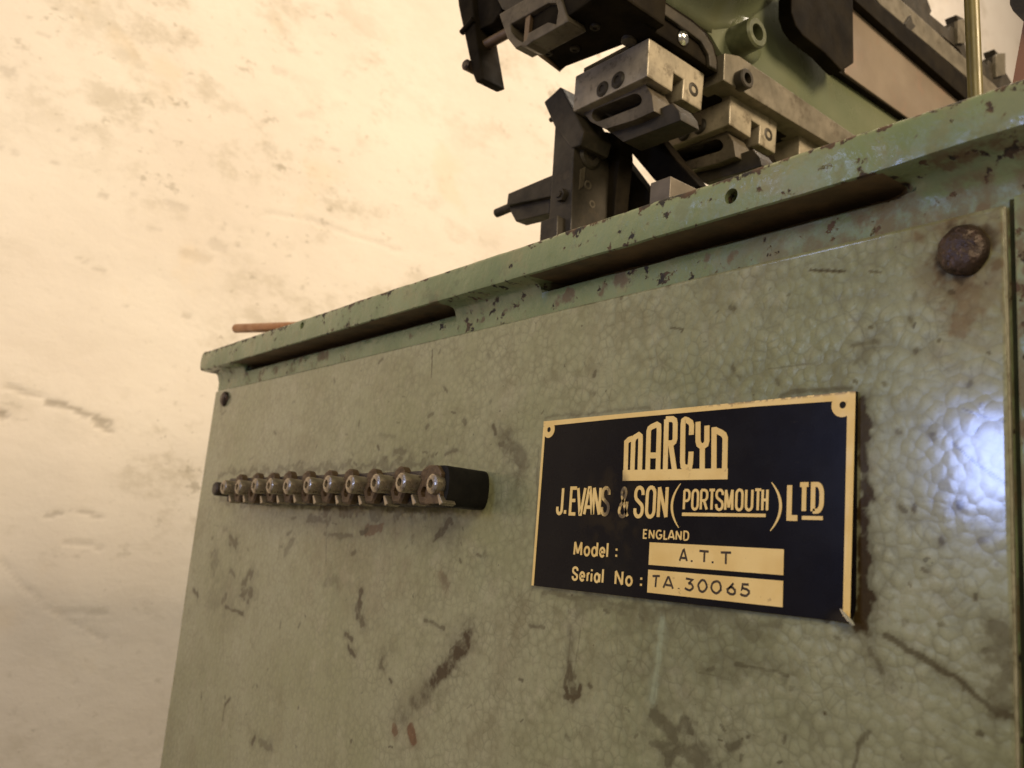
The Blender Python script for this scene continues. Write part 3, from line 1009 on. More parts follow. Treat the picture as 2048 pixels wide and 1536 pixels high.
G = {
    'J': [[(1, 1), (1, .2)] + arc(.5, .16, .5, .16, 0, -180)[1:] + [(0, .27)]],
    'E': [[(1, 1), (0, 1), (0, 0), (1, 0)], [(0, .52), (.85, .52)]],
    'V': [[(0, 1), (.43, 0), (.57, 0), (1, 1)]],
    'A': [[(0, 0), (.43, 1), (.57, 1), (1, 0)], [(.2, .27), (.8, .27)]],
    'N': [[(0, 0), (0, 1)], [(0, 1), (1, 0)], [(1, 0), (1, 1)]],
    'S': [[(1, .74)] + arc(.5, .80, .5, .20, 0, 180) + [(0, .70), (.12, .60), (.88, .40), (1, .30)] + arc(.5, .20, .5, .20, 0, -180) + [(0, .28)]],
    '&': [[(1.0, .02), (.80, .16), (.30, .66)] + arc(.46, .83, .24, .17, 215, -30) + [(.55, .62), (.14, .40)] + arc(.40, .20, .40, .20, 150, 330) + [(.86, .36), (.88, .52)]],
    'O': ['closed', oval(.22)],
    'P': [[(0, 0), (0, 1)], [(0, 1)] + arc(.5, .78, .5, .22, 90, 0) + arc(.5, .66, .5, .22, 0, -90) + [(0, .44)]],
    'R': [[(0, 0), (0, 1)], [(0, 1)] + arc(.5, .78, .5, .22, 90, 0) + arc(.5, .68, .5, .22, 0, -90) + [(0, .46)], [(.50, .46), (1, 0)]],
    'T': [[(0, 1), (1, 1)], [(.5, 1), (.5, 0)]],
    'M': [[(0, 0), (0.04, 1)], [(.04, 1), (.5, .12)], [(.5, .12), (.96, 1)], [(.96, 1), (1, 0)]],
    'U': [[(0, 1), (0, .22)] + arc(.5, .22, .5, .22, 180, 360)[1:] + [(1, 1)]],
    'H': [[(0, 0), (0, 1)], [(1, 0), (1, 1)], [(0, .5), (1, .5)]],
    'L': [[(0, 1), (0, 0), (1, 0)]],
    'D': [[(0, 0), (0, 1), (.4, 1)] + arc(.45, .65, .55, .35, 80, 0) + arc(.45, .35, .55, .35, 0, -80) + [(.4, 0), (0, 0)]],
    'G': [arc(.55, .5, .55, .5, 50, 335, 16) + [(1.03, .46), (.6, .46)]],
    'o': ['closed', arc(.5, .33, .5, .33, 0, 345, 15)],
    'd': ['closed', arc(.46, .33, .46, .33, 0, 345, 15), 'open', [(1, 0), (1, 1.05)]],
    'e': [[(.04, .34), (.96, .34)] + arc(.5, .33, .48, .33, 10, 320, 15)],
    'l': [[(.5, 0), (.5, 1.05)]],
    'r': [[(.1, 0), (.1, .64)], [(.1, .40)] + arc(.55, .40, .45, .22, 170, 60, 6)],
    'i': [[(.5, 0), (.5, .64)], [(.5, .82), (.5, .97)]],
    'a': ['closed', arc(.46, .33, .46, .33, 0, 345, 15), 'open', [(1, 0), (1, .66)]],
    ':': [[(.5, .06), (.5, .22)], [(.5, .52), (.5, .68)]],
    '.': [[(.5, 0), (.5, .14)]],
    '3': [[(0, 1), (.9, 1), (.42, .62)] + arc(.42, .31, .56, .31, 80, -150, 10)],
    '0': ['closed', arc(.5, .5, .5, .5, 90, 430, 18)],
    '6': [[(.72, 1), (.22, .52)] + arc(.5, .30, .46, .30, 160, 500, 14)],
    '5': [[(.95, 1), (.18, 1), (.08, .58)] + arc(.42, .32, .54, .32, 110, -150, 11)],
}


def glyph(bm, ch, x, z, w, h, t, hgt=.00022, lvl=0.0, y=None, rnd=0):
    """letter ch in the box (x, z, w, h), stroke t, all in plate millimetres"""
    closed = False
    k = 0
    for item in G[ch]:
        if item == 'closed':
            closed = True
            continue
        if item == 'open':
            closed = False
            continue
        pts = []
        for (a, b_) in item:
            pts.append((x + t / 2 + a * max(w - t, .01) + random.uniform(-rnd, rnd), z + t / 2 + b_ * (h - t) + random.uniform(-rnd, rnd)))
        ribbon(bm, pts, t, hgt, lvl + .000012 * k, closed, None, y)
        k += 1


def word(bm, letters, z, h, t, **kw):
    """letters: (char, x start, width)"""
    for ch, x, w in letters:
        glyph(bm, ch, x, z, w, h, t, **kw)


OX, OZ = X0 * 1000, Z0 * 1000                       # measured values are in panel mm
def sh(ls):
    return [(c, x - OX, w) for c, x, w in ls]


# rim with rings round the rivet holes
bm = bmesh.new()
raised(bm, [(0, HMM), (WMM, HMM), (WMM, HMM - 3.0), (WMM * .75, HMM - 2.2), (WMM * .3, HMM - 2.0), (0, HMM - 2.4)])
raised(bm, [(WMM - 2.9, HMM - 3.02), (WMM, HMM - 3.02), (WMM, 1.6), (WMM - .6, 1.2), (WMM - 2.9, 1.9)])
raised(bm, [(0, HMM - 2.62), (1.5, HMM - 2.62), (1.5, 0), (0, 0)])
obj('rim', bm, M['brass'], plate)
for (cx, cz, r) in ((4.2, HMM - 4.2, 3.9), (WMM - 4.6, HMM - 4.4, 4.2)):
    b_ = bmesh.new()
    outer = [pl(cx + r * math.cos(a * math.pi / 14), cz + r * math.sin(a * math.pi / 14), YP - .00026) for a in range(28)]
    inner = [pl(cx + 1.25 * math.cos(a * math.pi / 8), cz + 1.25 * math.sin(a * math.pi / 8), YP - .00026) for a in range(16)]
    ring = prism(outer, (0, .00022, 0), 0, None, [inner])
    obj('rivet_ring', ring, M['brass'], plate)
    obj('rivet_hole', lathe(pl(cx, cz, YP - .00012), (0, 1, 0), [(0, 0), (0, 1.22e-3), (.0001, 1.22e-3), (.0001, 0)], 16), M['rubber'], plate)


# the emblem: letters standing on a bar under an arched skyline
def lg(a, b_):
    p = on(1, YP, 1220 + a / 7.585, 820 + b_ / 7.585)
    return ((p.x - X0) * 1000, (p.z - Z0) * 1000)


bm = bmesh.new()
raised(bm, [lg(200, 912), lg(1792, 885), lg(1786, 1052), lg(196, 1076)], .00022, .00002)
tw = 2.42
logo = [
    [(240, 935), (252, 490), (290, 452), (345, 432)],
    [(342, 935), (357, 480), (375, 420), (440, 378), (466, 400), (468, 470), (455, 935)],
    [(575, 935), (592, 320), (605, 282), (640, 255), (715, 222), (745, 240), (748, 320), (730, 935)],
    [(600, 690), (725, 690)],
    [(842, 935), (862, 140)],
    [(850, 140), (955, 138), (985, 160), (994, 210), (990, 440), (978, 480), (950, 505), (870, 508)],
    [(925, 520), (985, 935)],
    [(1238, 378), (1243, 240), (1228, 190), (1185, 160), (1145, 148), (1120, 165), (1112, 220), (1104, 780), (1112, 850), (1160, 885), (1215, 860), (1225, 800), (1234, 632)],
    [(1340, 180), (1340, 470), (1352, 520), (1405, 562)],
    [(1476, 238), (1474, 470), (1462, 520), (1405, 562)],
    [(1405, 545), (1402, 920)],
    [(1583, 262), (1580, 920)],
    [(1600, 305), (1690, 345), (1735, 380), (1752, 430), (1742, 920)],
]
for i, pl_ in enumerate(logo):
    ribbon(bm, [lg(*q) for q in pl_], tw, .00022, .000012 * (i % 5))
obj('emblem', bm, M['brass'], plate)

bm = bmesh.new()
word(bm, sh([('J', 14.3, 4.5), ('.', 19.3, 2.0), ('E', 22.8, 5.0), ('V', 27.2, 6.0), ('A', 32.0, 6.4), ('N', 37.3, 5.4), ('S', 42.6, 5.4)]), 32.6 - OZ, 12.9, 1.5)
word(bm, sh([('&', 53.0, 6.2)]), 32.0 - OZ, 13.2, 1.35)
word(bm, sh([('S', 61.8, 5.6), ('O', 68.2, 5.6), ('N', 74.6, 5.6)]), 32.1 - OZ, 13.4, 1.55)
for s, xc in ((1, 86.2), (-1, 128.0)):
    pts, wd = [], []
    for i in range(15):
        a = -1 + 2 * i / 14
        pts.append((xc - OX - s * 4.0 * (1 - a * a), (37.5 - OZ) + 8.6 * a))
        wd.append(.3 + .80 * (1 - a * a))
    ribbon(bm, pts, 1, .00022, 0, False, wd)
word(bm, sh([('P', 87.8, 3.6), ('O', 91.9, 3.7), ('R', 96.1, 3.9), ('T', 100.0, 3.5), ('S', 103.4, 3.9), ('M', 107.6, 4.2), ('O', 112.5, 3.7), ('U', 116.8, 3.7), ('T', 120.7, 3.5), ('H', 123.0 + 0.9, 3.0)]), 35.6 - OZ, 8.4, 1.02)
raised(bm, [(87.6 - OX, 33.5 - OZ), (125.9 - OX, 33.7 - OZ), (125.9 - OX, 34.9 - OZ), (87.6 - OX, 34.8 - OZ)])
word(bm, sh([('L', 134.5, 5.3)]), 32.6 - OZ, 13.4, 2.0)
word(bm, sh([('T', 138.8, 5.0), ('D', 143.9, 5.0)]), 35.2 - OZ, 10.8, 1.7)
raised(bm, [(140.6 - OX, 33.1 - OZ), (148.6 - OX, 33.1 - OZ), (148.6 - OX, 34.4 - OZ), (140.6 - OX, 34.4 - OZ)])
word(bm, sh([('E', 67.8, 2.3), ('N', 70.9, 3.0), ('G', 74.6, 3.3), ('L', 78.7, 2.2), ('A', 80.9, 3.6), ('N', 84.9, 3.0), ('D', 88.7, 2.8)]), 24.0 - OZ, 3.9, .62)
word(bm, sh([('M', 27.6, 5.4), ('o', 34.0, 3.9), ('d', 38.6, 4.0), ('e', 43.4, 3.7), ('l', 47.4, 1.6), (':', 52.6, 1.8)]), 15.3 - OZ, 6.4, 1.0)
word(bm, sh([('S', 27.6, 3.8), ('e', 32.2, 3.7), ('r', 36.6, 2.6), ('i', 38.9, 1.6), ('a', 41.2, 3.8), ('l', 45.6, 1.6), ('N', 53.4, 4.8), ('o', 59.4, 4.1), (':', 67.2, 1.8)]), 4.6 - OZ, 6.2, 1.0)
obj('lettering', bm, M['brass'], plate)

for name, z0, z1, chars in (('data_field', 13.9, 22.75, [('A', 87.0, 4.6), ('.', 93.0, .9), ('T', 96.6, 5.2), ('.', 103.0, .9), ('T', 106.4, 5.6)]),
                            ('data_field', 3.1, 12.0, [('T', 73.6, 4.8), ('A', 79.6, 5.6), ('.', 87.2, 1.0), ('3', 90.4, 4.6), ('0', 96.6, 4.8), ('0', 102.8, 5.2), ('6', 109.9, 4.6), ('5', 116.0, 4.4)])):
    bm = bmesh.new()
    raised(bm, [(71.6 - OX, z0 - OZ), (133.75 - OX, z0 - OZ), (133.75 - OX, z1 - OZ), (71.6 - OX, z1 - OZ)])
    fld = obj(name, bm, M['brass'], plate)
    bm = bmesh.new()
    word(bm, sh(chars), (15.9 if z0 > 10 else 5.2) - OZ, 5.0, .88, hgt=.00005, y=YP - .00022, rnd=.17)
    st_ = obj('stamped_text', bm, M['ink'], fld)
    st_.location = (0, 0, 0)

# ================================================================== THE TERMINAL STRIP
strip = thing('terminal_strip', 'long dark terminal bar with a row of round brass screws standing off the hammered panel', 'terminal strip', (-.17, 0, .044))
TX0, TX1 = -.326, -.0455
bm = bmesh.new()
box((TX0, -.0200, .0352), (TX1, .0004, .0525), .0015, bm)
obj('backing_bar', bm, M['bakelite'], strip, False)
# rounded black end block that plugs into the panel
bm = bmesh.new()
pts = []
for a in range(17):
    t = -math.pi / 2 + math.pi * a / 16
    pts.append((TX1 + .0005 + .0062 * max(0, math.cos(t)) ** .6, .0442 + .0098 * math.sin(t)))
pts += [(TX1 - .0075, .0540), (TX1 - .0075, .0344)]
prism([(x, -.0248, z) for x, z in pts], (0, .0250, 0), .0006, bm)
obj('end_block', bm, M['rubber'], strip, True, 35)
bm = bmesh.new()
pts = [(TX1 - .0092, .0346), (TX1 + .0030, .0350), (TX1 + .0036, .0392), (TX1 + .0022, .0430), (TX1 + .0030, .0500), (TX1 - .0015, .0538), (TX1 - .0092, .0540)]
prism([(x, -.0272, z) for x, z in pts], (0, .0026, 0), .0005, bm)
obj('end_plate', bm, M['terminal'], strip)
obj('plate_screw', lathe((TX1 - .0018, -.0270, .0462), (0, -1, 0), [(0, 0), (0, .0022), (.0008, .0021), (.0012, .0012), (.0012, 0)], 14), M['dark'], strip, True)

cx_list = [-.3094 + .0263 * k for k in range(11)]
first = []
for i, cx in enumerate(cx_list):
    zc = .0442
    if i == 0:
        t1 = lathe((cx, -.0196, zc + .0006), (0, -1, 0), [(0, 0), (0, .0050), (.0050, .0050), (.0054, .0049), (.0082, .0052), (.0102, .0049), (.0110, .0038), (.0111, .0021), (.0096, .0018), (.0082, .0017), (.0082, 0)], 22)
        scr = obj('terminal_screw', t1, M['terminal_bright'], strip, True, 40)
        t2 = lathe((cx + .0130, -.0196, zc - .0028), (0, -1, 0), [(0, 0), (0, .0074), (.0036, .0076), (.0048, .0062), (.0048, .0030), (.0026, .0028), (.0026, 0)], hexa=True)
        nut = obj('hex_nut', t2, M['terminal'], strip)
        t3 = bmesh.new()
        prism([(cx + .0020, -.0262, .0392), (cx + .0034, -.0262, .0398), (cx + .0078, -.0262, .0352), (cx + .0048, -.0262, .0340)], (0, .008, 0), .0004, t3)
        tag_ = obj('solder_tag', t3, M['terminal_bright'], strip)
        t4 = lathe((cx + .0120, -.0196, zc + .0056), (0, -1, 0), [(0, 0), (0, .0048), (.0040, .0048), (.0056, .0032), (.0056, 0)], 12)
        up = obj('upper_post', t4, M['terminal'], strip, True, 40)
        first = [scr, nut, tag_, up]
        for o in first:
            o['_x'] = cx
    else:
        for o in first:
            c = o.copy()
            link(c)
            c.parent = strip
            c.location = o.location + Vector((cx - cx_list[0], random.uniform(-.0012, .0008), random.uniform(-.0006, .0006)))
            if i == 10 and o.name.startswith(('hex_nut', 'upper_post')):
                bpy.data.objects.remove(c)
for o in first:
    del o['_x']
obj('end_stud', cyl((-.3290, -.0290, .0440), (-.3290, -.001, .0440), .0050, 16, .2), M['bakelite'], strip, True, 40)

# ================================================================== COPPER TUBE lying on the cabinet top at the left
a0 = on(1, -.002, 472, 657)
a1 = on(1, .010, 640, 652)
dirv = (a1 - a0).normalized()
tube = bmesh.new()
lathe(a0, dirv, [(.004, 0), (.004, .0028), (0, .0028), (-.0002, .0035), (.0004, .0038), (.115, .0038), (.115, 0)], 20, tube)
t = obj('copper_tube', tube, M['copper'], None, True, 40)
t['label'] = 'thin orange copper tube poking out over the left end of the cabinet rim'
t['category'] = 'tube'

# ================================================================== GRIPPER BLOCKS under the rail
YA = .058
CA = on(1, YA, 1298, 75)                            # front upper right corner of the nearest block
XB = CA.x
PITCH = .0738
grp = 'pale steel gripper blocks in a row under the rail'
gA = thing('gripper_block', 'nearest pale steel gripper block, largest of the row, with bare worn end face', 'gripper block', (XB - .02, YA, CA.z - .03), grp)
fr = [(1298, 75), (1294, 152), (1262, 169), (1176, 218), (1158, 214), (1153, 192), (1150, 150), (1180, 132)]
# body: L-shaped end face with its notch, pushed in -x
end = [(1298, 75), (1294, 152), (1345, 184), (1348, 146), (1367, 159), (1364, 198), (1403, 221), (1409, 148)]
ptsb = px(end, 0, XB)
lx = CA.x - on(1, YA, 1151, 148).x
bm = prism(ptsb, (-lx, 0, 0), .0009)
obj('body', bm, M['steel'], gA)
c = on(0, XB, 1387, 179)
obj('end_screw', lathe((c.x - .002, c.y, c.z), (1, 0, 0), [(0, 0), (0, .0046), (.0018, .0046), (.0024, .0038), (.0024, .0022), (.0010, .0020), (.0010, 0)], 20), M['dark'], gA, True, 40)
for (u, v, r) in ((1205, 178, .0048), (1236, 160, .0052)):
    c = on(1, YA, u, v)
    obj('dowel', lathe((c.x, YA + .001, c.z), (0, -1, 0), [(0, 0), (0, r), (.0013, r), (.0022, r * .8), (.0022, r * .45), (.0012, r * .4), (.0012, 0)], 18), M['dark'], gA, True, 40)
# thin ledge on top
bm = prism_x([(1300, 66), (1398, 130), (1400, 139), (1299, 74)], XB - .004, lx - .006, .0004)
obj('top_ledge', bm, M['steel_grey'], gA)
# lower jaw with its oblong hole
hole = slot_loop((1196, 229), (1270, 200), 13)
bm = prism_y([(1166, 226), (1290, 166), (1304, 190), (1308, 222), (1268, 240), (1210, 258), (1180, 243)], YA + .006, .016, .0006, None, [hole])
obj('lower_jaw', bm, M['iron'], gA)
bm = prism_y([(1172, 222), (1296, 170), (1300, 224), (1206, 250)], YA + .0185, .012, .0004)
obj('jaw_backing', bm, M['darker'], gA)
bm = prism_y([(1210, 256), (1268, 238), (1345, 205), (1358, 222), (1362, 240), (1246, 284)], YA + .012, .016, .0008)
obj('jaw_foot', bm, M['dark'], gA)
bm = prism_x([(1316, 188), (1368, 218), (1404, 226), (1404, 250), (1370, 255), (1320, 228)], XB - .006, .03, .0006)
obj('jaw_core', bm, M['darker'], gA)
obj('clamp_stud', cyl((XB - .020, YA + .030, CA.z - .044), (XB - .020, YA + .030, CA.z - .026), .0030, 14), M['iron'], gA, True, 40)
hn = lathe((XB - .020, YA + .030, CA.z - .041), (0, 0, -1), [(0, 0), (0, .0056), (.0040, .0056), (.0050, .0046), (.0050, 0)], hexa=True)
obj('hex_nut', hn, M['iron'], gA)
c = on(0, XB - .004, 1372, 242)
obj('jaw_pin', cyl((c.x - .012, c.y, c.z), (c.x + .001, c.y, c.z), .0028, 14), M['steel_grey'], gA, True, 40)
lab = ['second pale steel gripper block, just behind the nearest and above the cabinet rim', 'farthest pale steel gripper block, only its corner showing beside the rail above the rim']
parts_A = [o for o in COL.objects if o.parent is gA]
for k in (1, 2):
    r = gA.copy()
    link(r)
    r.location = gA.location + Vector((0, PITCH * k, -.0006 * k))
    r['label'] = lab[k - 1]
    for ch in parts_A:
        q = ch.copy()
        link(q)
        q.parent = r

# ================================================================== MACHINE ARM: green casting with rail, sheet and strips along y
arm = thing('machine_bed', 'green machine bed with grey steel rail and tan side sheet above the cabinet', 'machine arm', (0, .25, .165))
bm = prism_x([(1296, -70), (1332, 0), (1392, 40), (1420, 66), (1438, 98), (1448, 112), (1470, 160), (1660, 285), (1760, 360), (1960, 380), (1830, 244), (1690, 145), (1590, 62), (1590, -70)], XB - .002, .05, .004)
obj('casting', bm, M['cast_green'], arm, True, 40)
bm = prism_x([(1449, 106), (1479, 112), (1700, 264), (1790, 330), (1760, 350), (1653, 284), (1447, 160)], XB + .008, .02, .0006)
obj('rail', bm, M['steel_grey'], arm)
bm = prism_x([(1430, 96), (1447, 104), (1446, 162), (1560, 228), (1620, 290), (1470, 232), (1404, 160), (1432, 146)], XB - .006, .03, .0006)
obj('rail_backing', bm, M['darker'], arm)
for (u, v, r, L, dx) in ((1516, 64, .0098, .0170, -.002), (1496, 156, .0062, .006, .008)):
    c = on(0, XB + L + dx, u, v)
    obj('cap_screw', cap_screw((XB + dx - .001, c.y, c.z), (1, 0, 0), r, L + .001), M['dark'] if r < .008 else mat_simple('painted_cap_screw', (.06, .065, .03), (.10, .105, .05), 120, (.35, .5), 0, .2), arm, True, 40)
# added to shade the casting's upper left: a shoulder that overhangs
base_px = [(1330, 6), (1362, 26), (1396, 48), (1428, 68), (1462, 64), (1496, 48), (1532, 22), (1566, -10), (1590, -34)]
rows = []
for k in range(9):
    t = k / 8 * math.pi / 2
    row = []
    for (u, v) in base_px:
        p_ = on(0, XB - .002, u, v)
        row.append(Vector((p_.x - .0005 + .065 * (1 - math.cos(t)), p_.y - .004 * math.sin(t), p_.z + .034 * math.sin(t))))
    rows.append(row)
gm = grid_mesh('shoulder', np.array([[tuple(q) for q in r_] for r_ in rows]))
sh_o = finish('shoulder', gm, M['cast_green'], arm, True)
md = sh_o.modifiers.new('thick', 'SOLIDIFY')
md.thickness = .004
# bulge round the large screw
c = on(0, XB - .002, 1490, 80)
obj('screw_boss', lathe((XB - .004, c.y, c.z), (1, 0, 0), [(0, 0), (0, .0165), (.004, .0150), (.0060, .0125), (.0062, 0)], 28), M['cast_green'], arm, True, 50)
bm = prism_x([(1690, -40), (1722, 4), (1764, 42), (1934, 190), (1975, 240), (1850, 260), (1690, 146)], XB + .004, .012, .0008)
obj('side_sheet', bm, M['tan'], arm)
bm = prism_x([(1700, -40), (1760, 8), (1938, 160), (1944, 190), (1990, 235), (1930, 196), (1760, 46), (1700, -8)], XB + .010, .016, .0008)
obj('dark_bar', bm, M['darker'], arm)
bm = prism_x([(1765, -30), (1803, 0), (1990, 170), (2040, 220), (1960, 190), (1938, 158), (1760, 8), (1740, -20)], XB + .006, .02, .0006)
obj('upper_strip', bm, M['steel_grey'], arm)
bm = prism_x([(1810, 48), (1822, 30), (1826, 46), (1832, 52), (1822, 62), (1814, 56)], XB + .0085, .003, .0003)
obj('strip_clip', bm, M['dark'], arm)
bm = prism_x([(1583, -40), (1583, 25), (1592, 52), (1606, 71), (1650, 106), (1684, 142), (1708, 126), (1706, -40)], XB + .018, .010, .001)
g_ = obj('guard_plate', bm, M['darker'], arm)
bm = prism_x([(1684, 138), (1830, 240), (1880, 280), (1858, 282), (1816, 240), (1674, 142)], XB + .003, .012, .0004)  # dark strip painted for the shade in the gap under the sheet
obj('lower_trim', bm, M['darker'], arm)
pd = bmesh.new()
box((XB - .046, .31, .158), (XB - .008, .44, .310), .003, pd)
obj('pedestal', pd, M['cast_green'], arm)
# curved dark guide in front of the casting
bm = prism_x([(1236, -40), (1320, -40), (1330, 2), (1385, 38), (1412, 62), (1428, 88), (1436, 120), (1436, 146), (1424, 140), (1376, 106), (1300, 58), (1262, 20)], XB + .004, .022, .0012)
obj('curved_guide', bm, M['darker'], arm)
bm = prism_x([(1330, 6), (1386, 44), (1410, 66), (1426, 92), (1434, 122), (1434, 140), (1420, 132), (1418, 110), (1404, 84), (1376, 62), (1322, 24)], XB + .0065, .0026, .0008)
obj('guide_edge', bm, M['dark'], arm)
c = on(0, XB + .006, 1370, 74)  # polished dome added to stand for the white glint on the guide
bm = lathe((XB + .003, c.y, c.z), (1, 0, 0), [(0, 0), (0, .0050), (.0022, .0046), (.0036, .0030), (.0042, 0)], 18)
obj('ball_oiler', bm, mat_simple('polished_steel', (.75, .74, .70), (.82, .80, .76), 50, (.08, .16), 1.0, .02), arm, True)

# toothed catches standing on the upper strip
def z6(a, b_):
    return (1760 + a / 6.983, b_ / 6.983)


grp2 = 'toothed catches on the upper strip'
for k, (lbl, t1, t2) in enumerate((
        ('larger dark toothed catch left of the olive rod at the top', [(250, -160), (640, -160), (665, 0), (720, 150), (700, 200), (960, 415), (985, 360), (1045, 395), (1060, 300), (1090, 290), (1065, 205), (1180, 265), (1190, 600), (1225, 840), (1195, 870), (1110, 690), (900, 520), (740, 450), (560, 270), (320, 10)],
         [(1088, 285), (1185, 262), (1200, 590), (1180, 605), (1092, 600)]),
        ('smaller dark toothed catch right of the olive rod beside the rim', [(1330, 740), (1410, 850), (1500, 905), (1515, 840), (1580, 890), (1585, 785), (1625, 770), (1595, 685), (1650, 742), (1750, 740), (1755, 1010), (1840, 1150), (1760, 1260), (1600, 1190), (1420, 1010)],
         [(1618, 780), (1650, 745), (1748, 740), (1752, 1040), (1625, 1075)]))):
    tc = thing('toothed_catch', lbl, 'machine part', tuple(on(0, XB, *z6(*t1[8]))), grp2)
    obj('tooth_plate', prism_x([z6(*q) for q in t1], XB + .001, .010, .0003), M['dark'], tc)
    obj('face_plate', prism_x([z6(*q) for q in t2], XB + .004, .003, .0003), M['steel_grey'], tc)

# olive rod
r0 = on(1, .118, 1960, 420)
r1 = on(1, .118, 1942, -30)
t = obj('rod', cyl(r0, r1, .0033, 20, .1), M['rod'], None, True, 40)
t['label'] = 'upright olive brass rod rising behind the cabinet rim at the upper right'
t['category'] = 'rod'
# red-brown post and dark knob at the very right
rb = thing('corner_post', 'red-brown post with dark cap at the right end above the cabinet rim', 'post', tuple(on(1, .06, 2040, 190)))
obj('post', prism_y([(2047, 34), (2021, 178), (2008, 330), (2130, 330), (2130, 34)], .06, .03, .001), M['redbrown'], rb)
obj('cap', prism_y([(2016, -40), (2018, 8), (2024, 20), (2048, 44), (2130, 60), (2130, -40)], .055, .03, .001), M['dark'], rb)

# ================================================================== LEVER POST in front of the blocks
YL = .060
lev = thing('lever_post', 'tall black lever post with angled top arm and a bar pointing left', 'lever post', tuple(on(1, YL + .02, 1130, 500)))
lev.location.z = .163
bm = prism_y([(1110, 250), (1127, 246), (1148, 292), (1134, 620), (1085, 620), (1104, 347)], YL, .037, .0008)
obj('post', bm, M['dark'], lev)
bm = prism_y([(1087, 204), (1106, 187), (1120, 173), (1126, 178), (1168, 262), (1160, 290), (1142, 296), (1110, 256)], YL - .001, .024, .0012)
obj('top_arm', bm, M['dark'], lev)
bm = prism_y([(1016, 387), (1106, 349), (1102, 392), (1013, 411)], YL + .006, .012, .0008)
prism_y([(1013, 409), (1102, 384), (1098, 426), (1031, 443)], YL + .010, .010, .0008, bm)
obj('side_bar', bm, M['dark'], lev)
p0 = on(1, YL + .012, 1030, 411)
p1 = on(1, YL + .012, 992, 427)
obj('bar_pin', cyl(p0, p1, .0031, 16, .35), M['dark'], lev, True, 40)
bm = prism_y([(1081, 443), (1114, 430), (1110, 610), (1072, 610)], YL - .006, .03, .0008)
obj('foot', bm, M['dark'], lev)
bm = prism_y([(1150, 270), (1205, 262), (1238, 268), (1240, 310), (1230, 400), (1218, 672), (1140, 672)], YL + .030, .012, .0008)
obj('rear_cheek', bm, M['darker'], lev)
c = on(0, on(1, YL, 1148, 292).x, 1178, 312)
bm = lathe((c.x - .002, c.y, c.z), (1, 0, 0), [(0, 0), (0, .0085), (.003, .0085), (.0044, .0070), (.0044, .0036), (.003, .0034), (.003, 0)], 24)
obj('pivot_boss', bm, M['dark'], lev, True, 40)
bm = prism_y([(1232, 296), (1243, 312), (1299, 386), (1306, 440), (1256, 440), (1226, 392)], YL + .052, .010, .0008)
obj('brace', bm, M['darker'], lev)
obj('stop_screw', cyl(on(1, YL + .004, 1112, 236), on(1, YL + .004, 1101, 240), .0016, 12), M['dark'], lev, True, 40)

for (u, v, r_) in ((1172, 372, .0030), (1180, 410, .0026)):
    c = on(0, on(1, YL, 1143, 340).x, u, v)
    obj('cheek_screw', cap_screw((c.x - .002, c.y, c.z), (1, 0, 0), r_, .0042), M['iron'], lev, True, 40)
bm = prism_x([(1162, 338), (1172, 333), (1168, 372), (1158, 380)], on(1, YL, 1143, 340).x + .0022, .003, .0004)  # slim grey bar added for the vertical highlight on the post
obj('stop_strip', bm, M['iron'], lev)
hexn = lathe(on(1, YL - .0008, 1126, 392), (0, -1, 0), [(0, 0), (0, .0042), (.0030, .0042), (.0030, .0022), (.0042, .0021), (.0042, 0)], hexa=True)
obj('hex_nut', hexn, M['dark'], lev)
# link behind and the small grey block
lk = obj('link_bar', prism_y([(1249, 290), (1262, 283), (1312, 268), (1352, 318), (1400, 372), (1352, 384), (1308, 360)], YL + .050, .012, .001), M['darker'])
lk['label'] = 'short black link bar slanting down between the lever post and the gripper blocks'
lk['category'] = 'link bar'
lz = on(1, YL + .005, 1301, 366)
bm = bmesh.new()
pa = on(1, YL, 1301, 366)
pb = on(1, YL, 1341, 350)
box((pa.x, YL, .163), (pb.x, YL + .022, pa.z), .0006, bm)
sb = obj('stop_block', bm, M['steel_grey'])
sb.data.materials[0] = mat_simple('dull_grey_iron', (.11, .09, .065), (.16, .13, .095), 60, (.45, .65), .3, .2)
sb['label'] = 'small square grey block peeping over the cabinet rim below the link bar'
sb['category'] = 'stop block'

# ================================================================== SWING ARM and slide housing at the top left
YS = .020
sw = thing('swing_arm', 'dark hanging swing arm at the top left with a pin at its lower end', 'swing arm', tuple(on(1, YS, 960, 10)))
bm = prism_y([(908, -60), (940, -60), (950, 60), (966, 158), (951, 164), (946, 150), (917, 14)], YS, .018, .0012)
obj('arm', bm, M['darker'], sw)
bm = prism_y([(940, -60), (1000, -60), (1003, 20), (985, 46), (955, 60)], YS + .004, .018, .001)
obj('upper_knuckle', bm, M['darker'], sw)
pc = on(1, YS, 938, 130)
obj('end_pin', cyl((pc.x - .0012, YS - .003, pc.z), (pc.x - .0012, YS + .014, pc.z), .0036, 18, .3), M['rusty'], sw, True, 40)
pc = on(1, YS - .001, 930, 58)
obj('clip_ring', lathe(pc + Vector((-.0035, 0, -.0012)), (1, 0, .35), [(0, 0), (0, .0020), (.013, .0020), (.013, 0)], 12), M['darker'], sw, True, 40)
obj('tie_rod', cyl(on(1, YS + .008, 968, 92), on(1, YS + .012, 1030, 58), .0034, 16), mat_simple('brown_rod', (.10, .06, .03), (.15, .095, .05), 90, (.4, .6), .3, .2), sw, True, 40)

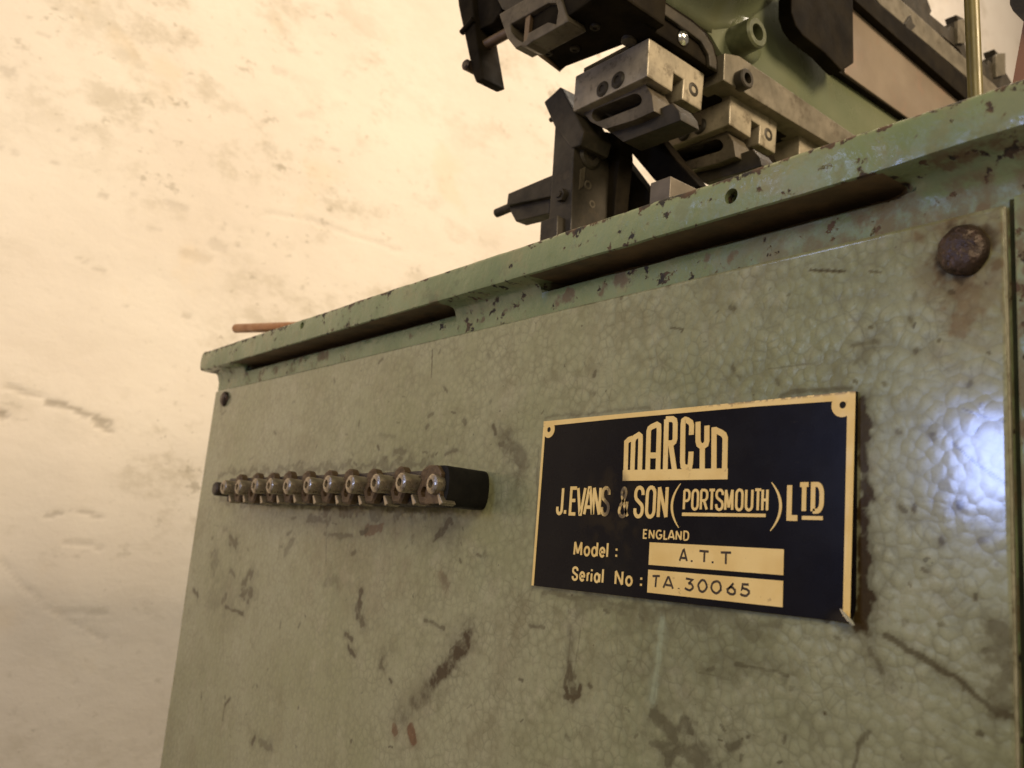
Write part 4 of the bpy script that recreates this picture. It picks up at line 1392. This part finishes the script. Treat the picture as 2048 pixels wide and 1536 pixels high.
hs = thing('slide_housing', 'dark slide housing with pale steel clamp frame on its end, left of the gripper blocks', 'slide housing', tuple(on(2, CA.z + .002, 1180, 80)))
zh = CA.z + .0035
bm = prism_z([(1054, 90), (1120, 145), (1132, 134), (1300, 70), (1330, 52), (1240, -10), (1196, -10)], zh, .03, .0012)
obj('slide_plate', bm, M['darker'], hs)
bm = prism_z([(1046, 90), (1056, 82), (1118, 138), (1121, 146)], zh - .001, .02, .0006)
obj('plate_edge', bm, mat_simple('brown_edge', (.12, .075, .04), (.17, .11, .06), 90, (.4, .6), .2), hs)
bm = prism_x([(1224, -20), (1240, -8), (1306, 46), (1330, 66), (1322, 70), (1290, 48), (1216, -10)], XB + .001, .006, .0005)
obj('side_strip', bm, M['steel_grey'], hs)
yd = on(2, zh, 1060, 86).y - .004
outer = [(998, 28), (1088, -24), (1116, -20), (1137, 42), (1062, 84), (1052, 92), (1042, 91), (1030, 97), (1014, 76)]
inner = [(1021, 48), (1096, 6), (1112, 6), (1116, 22), (1112, 48), (1104, 46), (1096, 44), (1056, 66), (1052, 80), (1044, 84), (1032, 76), (1022, 62)]
bm = prism_y(outer, yd, .014, .0008, None, [inner])
obj('clamp_frame', bm, M['iron'], hs)
bm = prism_y([(1004, 30), (1110, -14), (1122, 36), (1054, 84), (1030, 84)], yd + .0135, .004, .0006)
obj('frame_back', bm, M['dark'], hs)
for (u, v) in ((1030, 63), (1088, 22)):
    c = on(1, yd + .008, u, v)
    obj('clamp_screw', cap_screw((c.x, yd + .0145, c.z), (0, -1, 0), .0052, .008), M['dark'], hs, True, 40)
bm = prism_y([(1120, -30), (1200, -60), (1186, -4), (1142, 27), (1134, 10)], yd + .012, .012, .0006)
obj('top_pad', bm, M['iron'], hs)
c = on(2, zh, 1258, 76)
obj('stop_pin', lathe((c.x, c.y, zh + .0005), (0, 0, -1), [(0, 0), (0, .0046), (.0032, .0044), (.0042, .0030), (.0042, 0)], 18), M['iron'], hs, True, 40)
for (u, v) in ((1096, 104), (1150, 96), (1190, 52)):
    c = on(2, zh, u, v)
    obj('plate_screw', lathe((c.x, c.y, zh + .0005), (0, 0, -1), [(0, 0), (0, .0030), (.0016, .0030), (.0022, .0024), (.0022, .0014), (.0012, .0013), (.0012, 0)], 14), M['dark'], hs, True, 40)
bm = prism_y([(960, -60), (1060, -60), (1080, -12), (1012, 22), (1004, 18), (985, -20)], yd + .006, .014, .0008)
obj('upper_block', bm, M['dark'], hs)
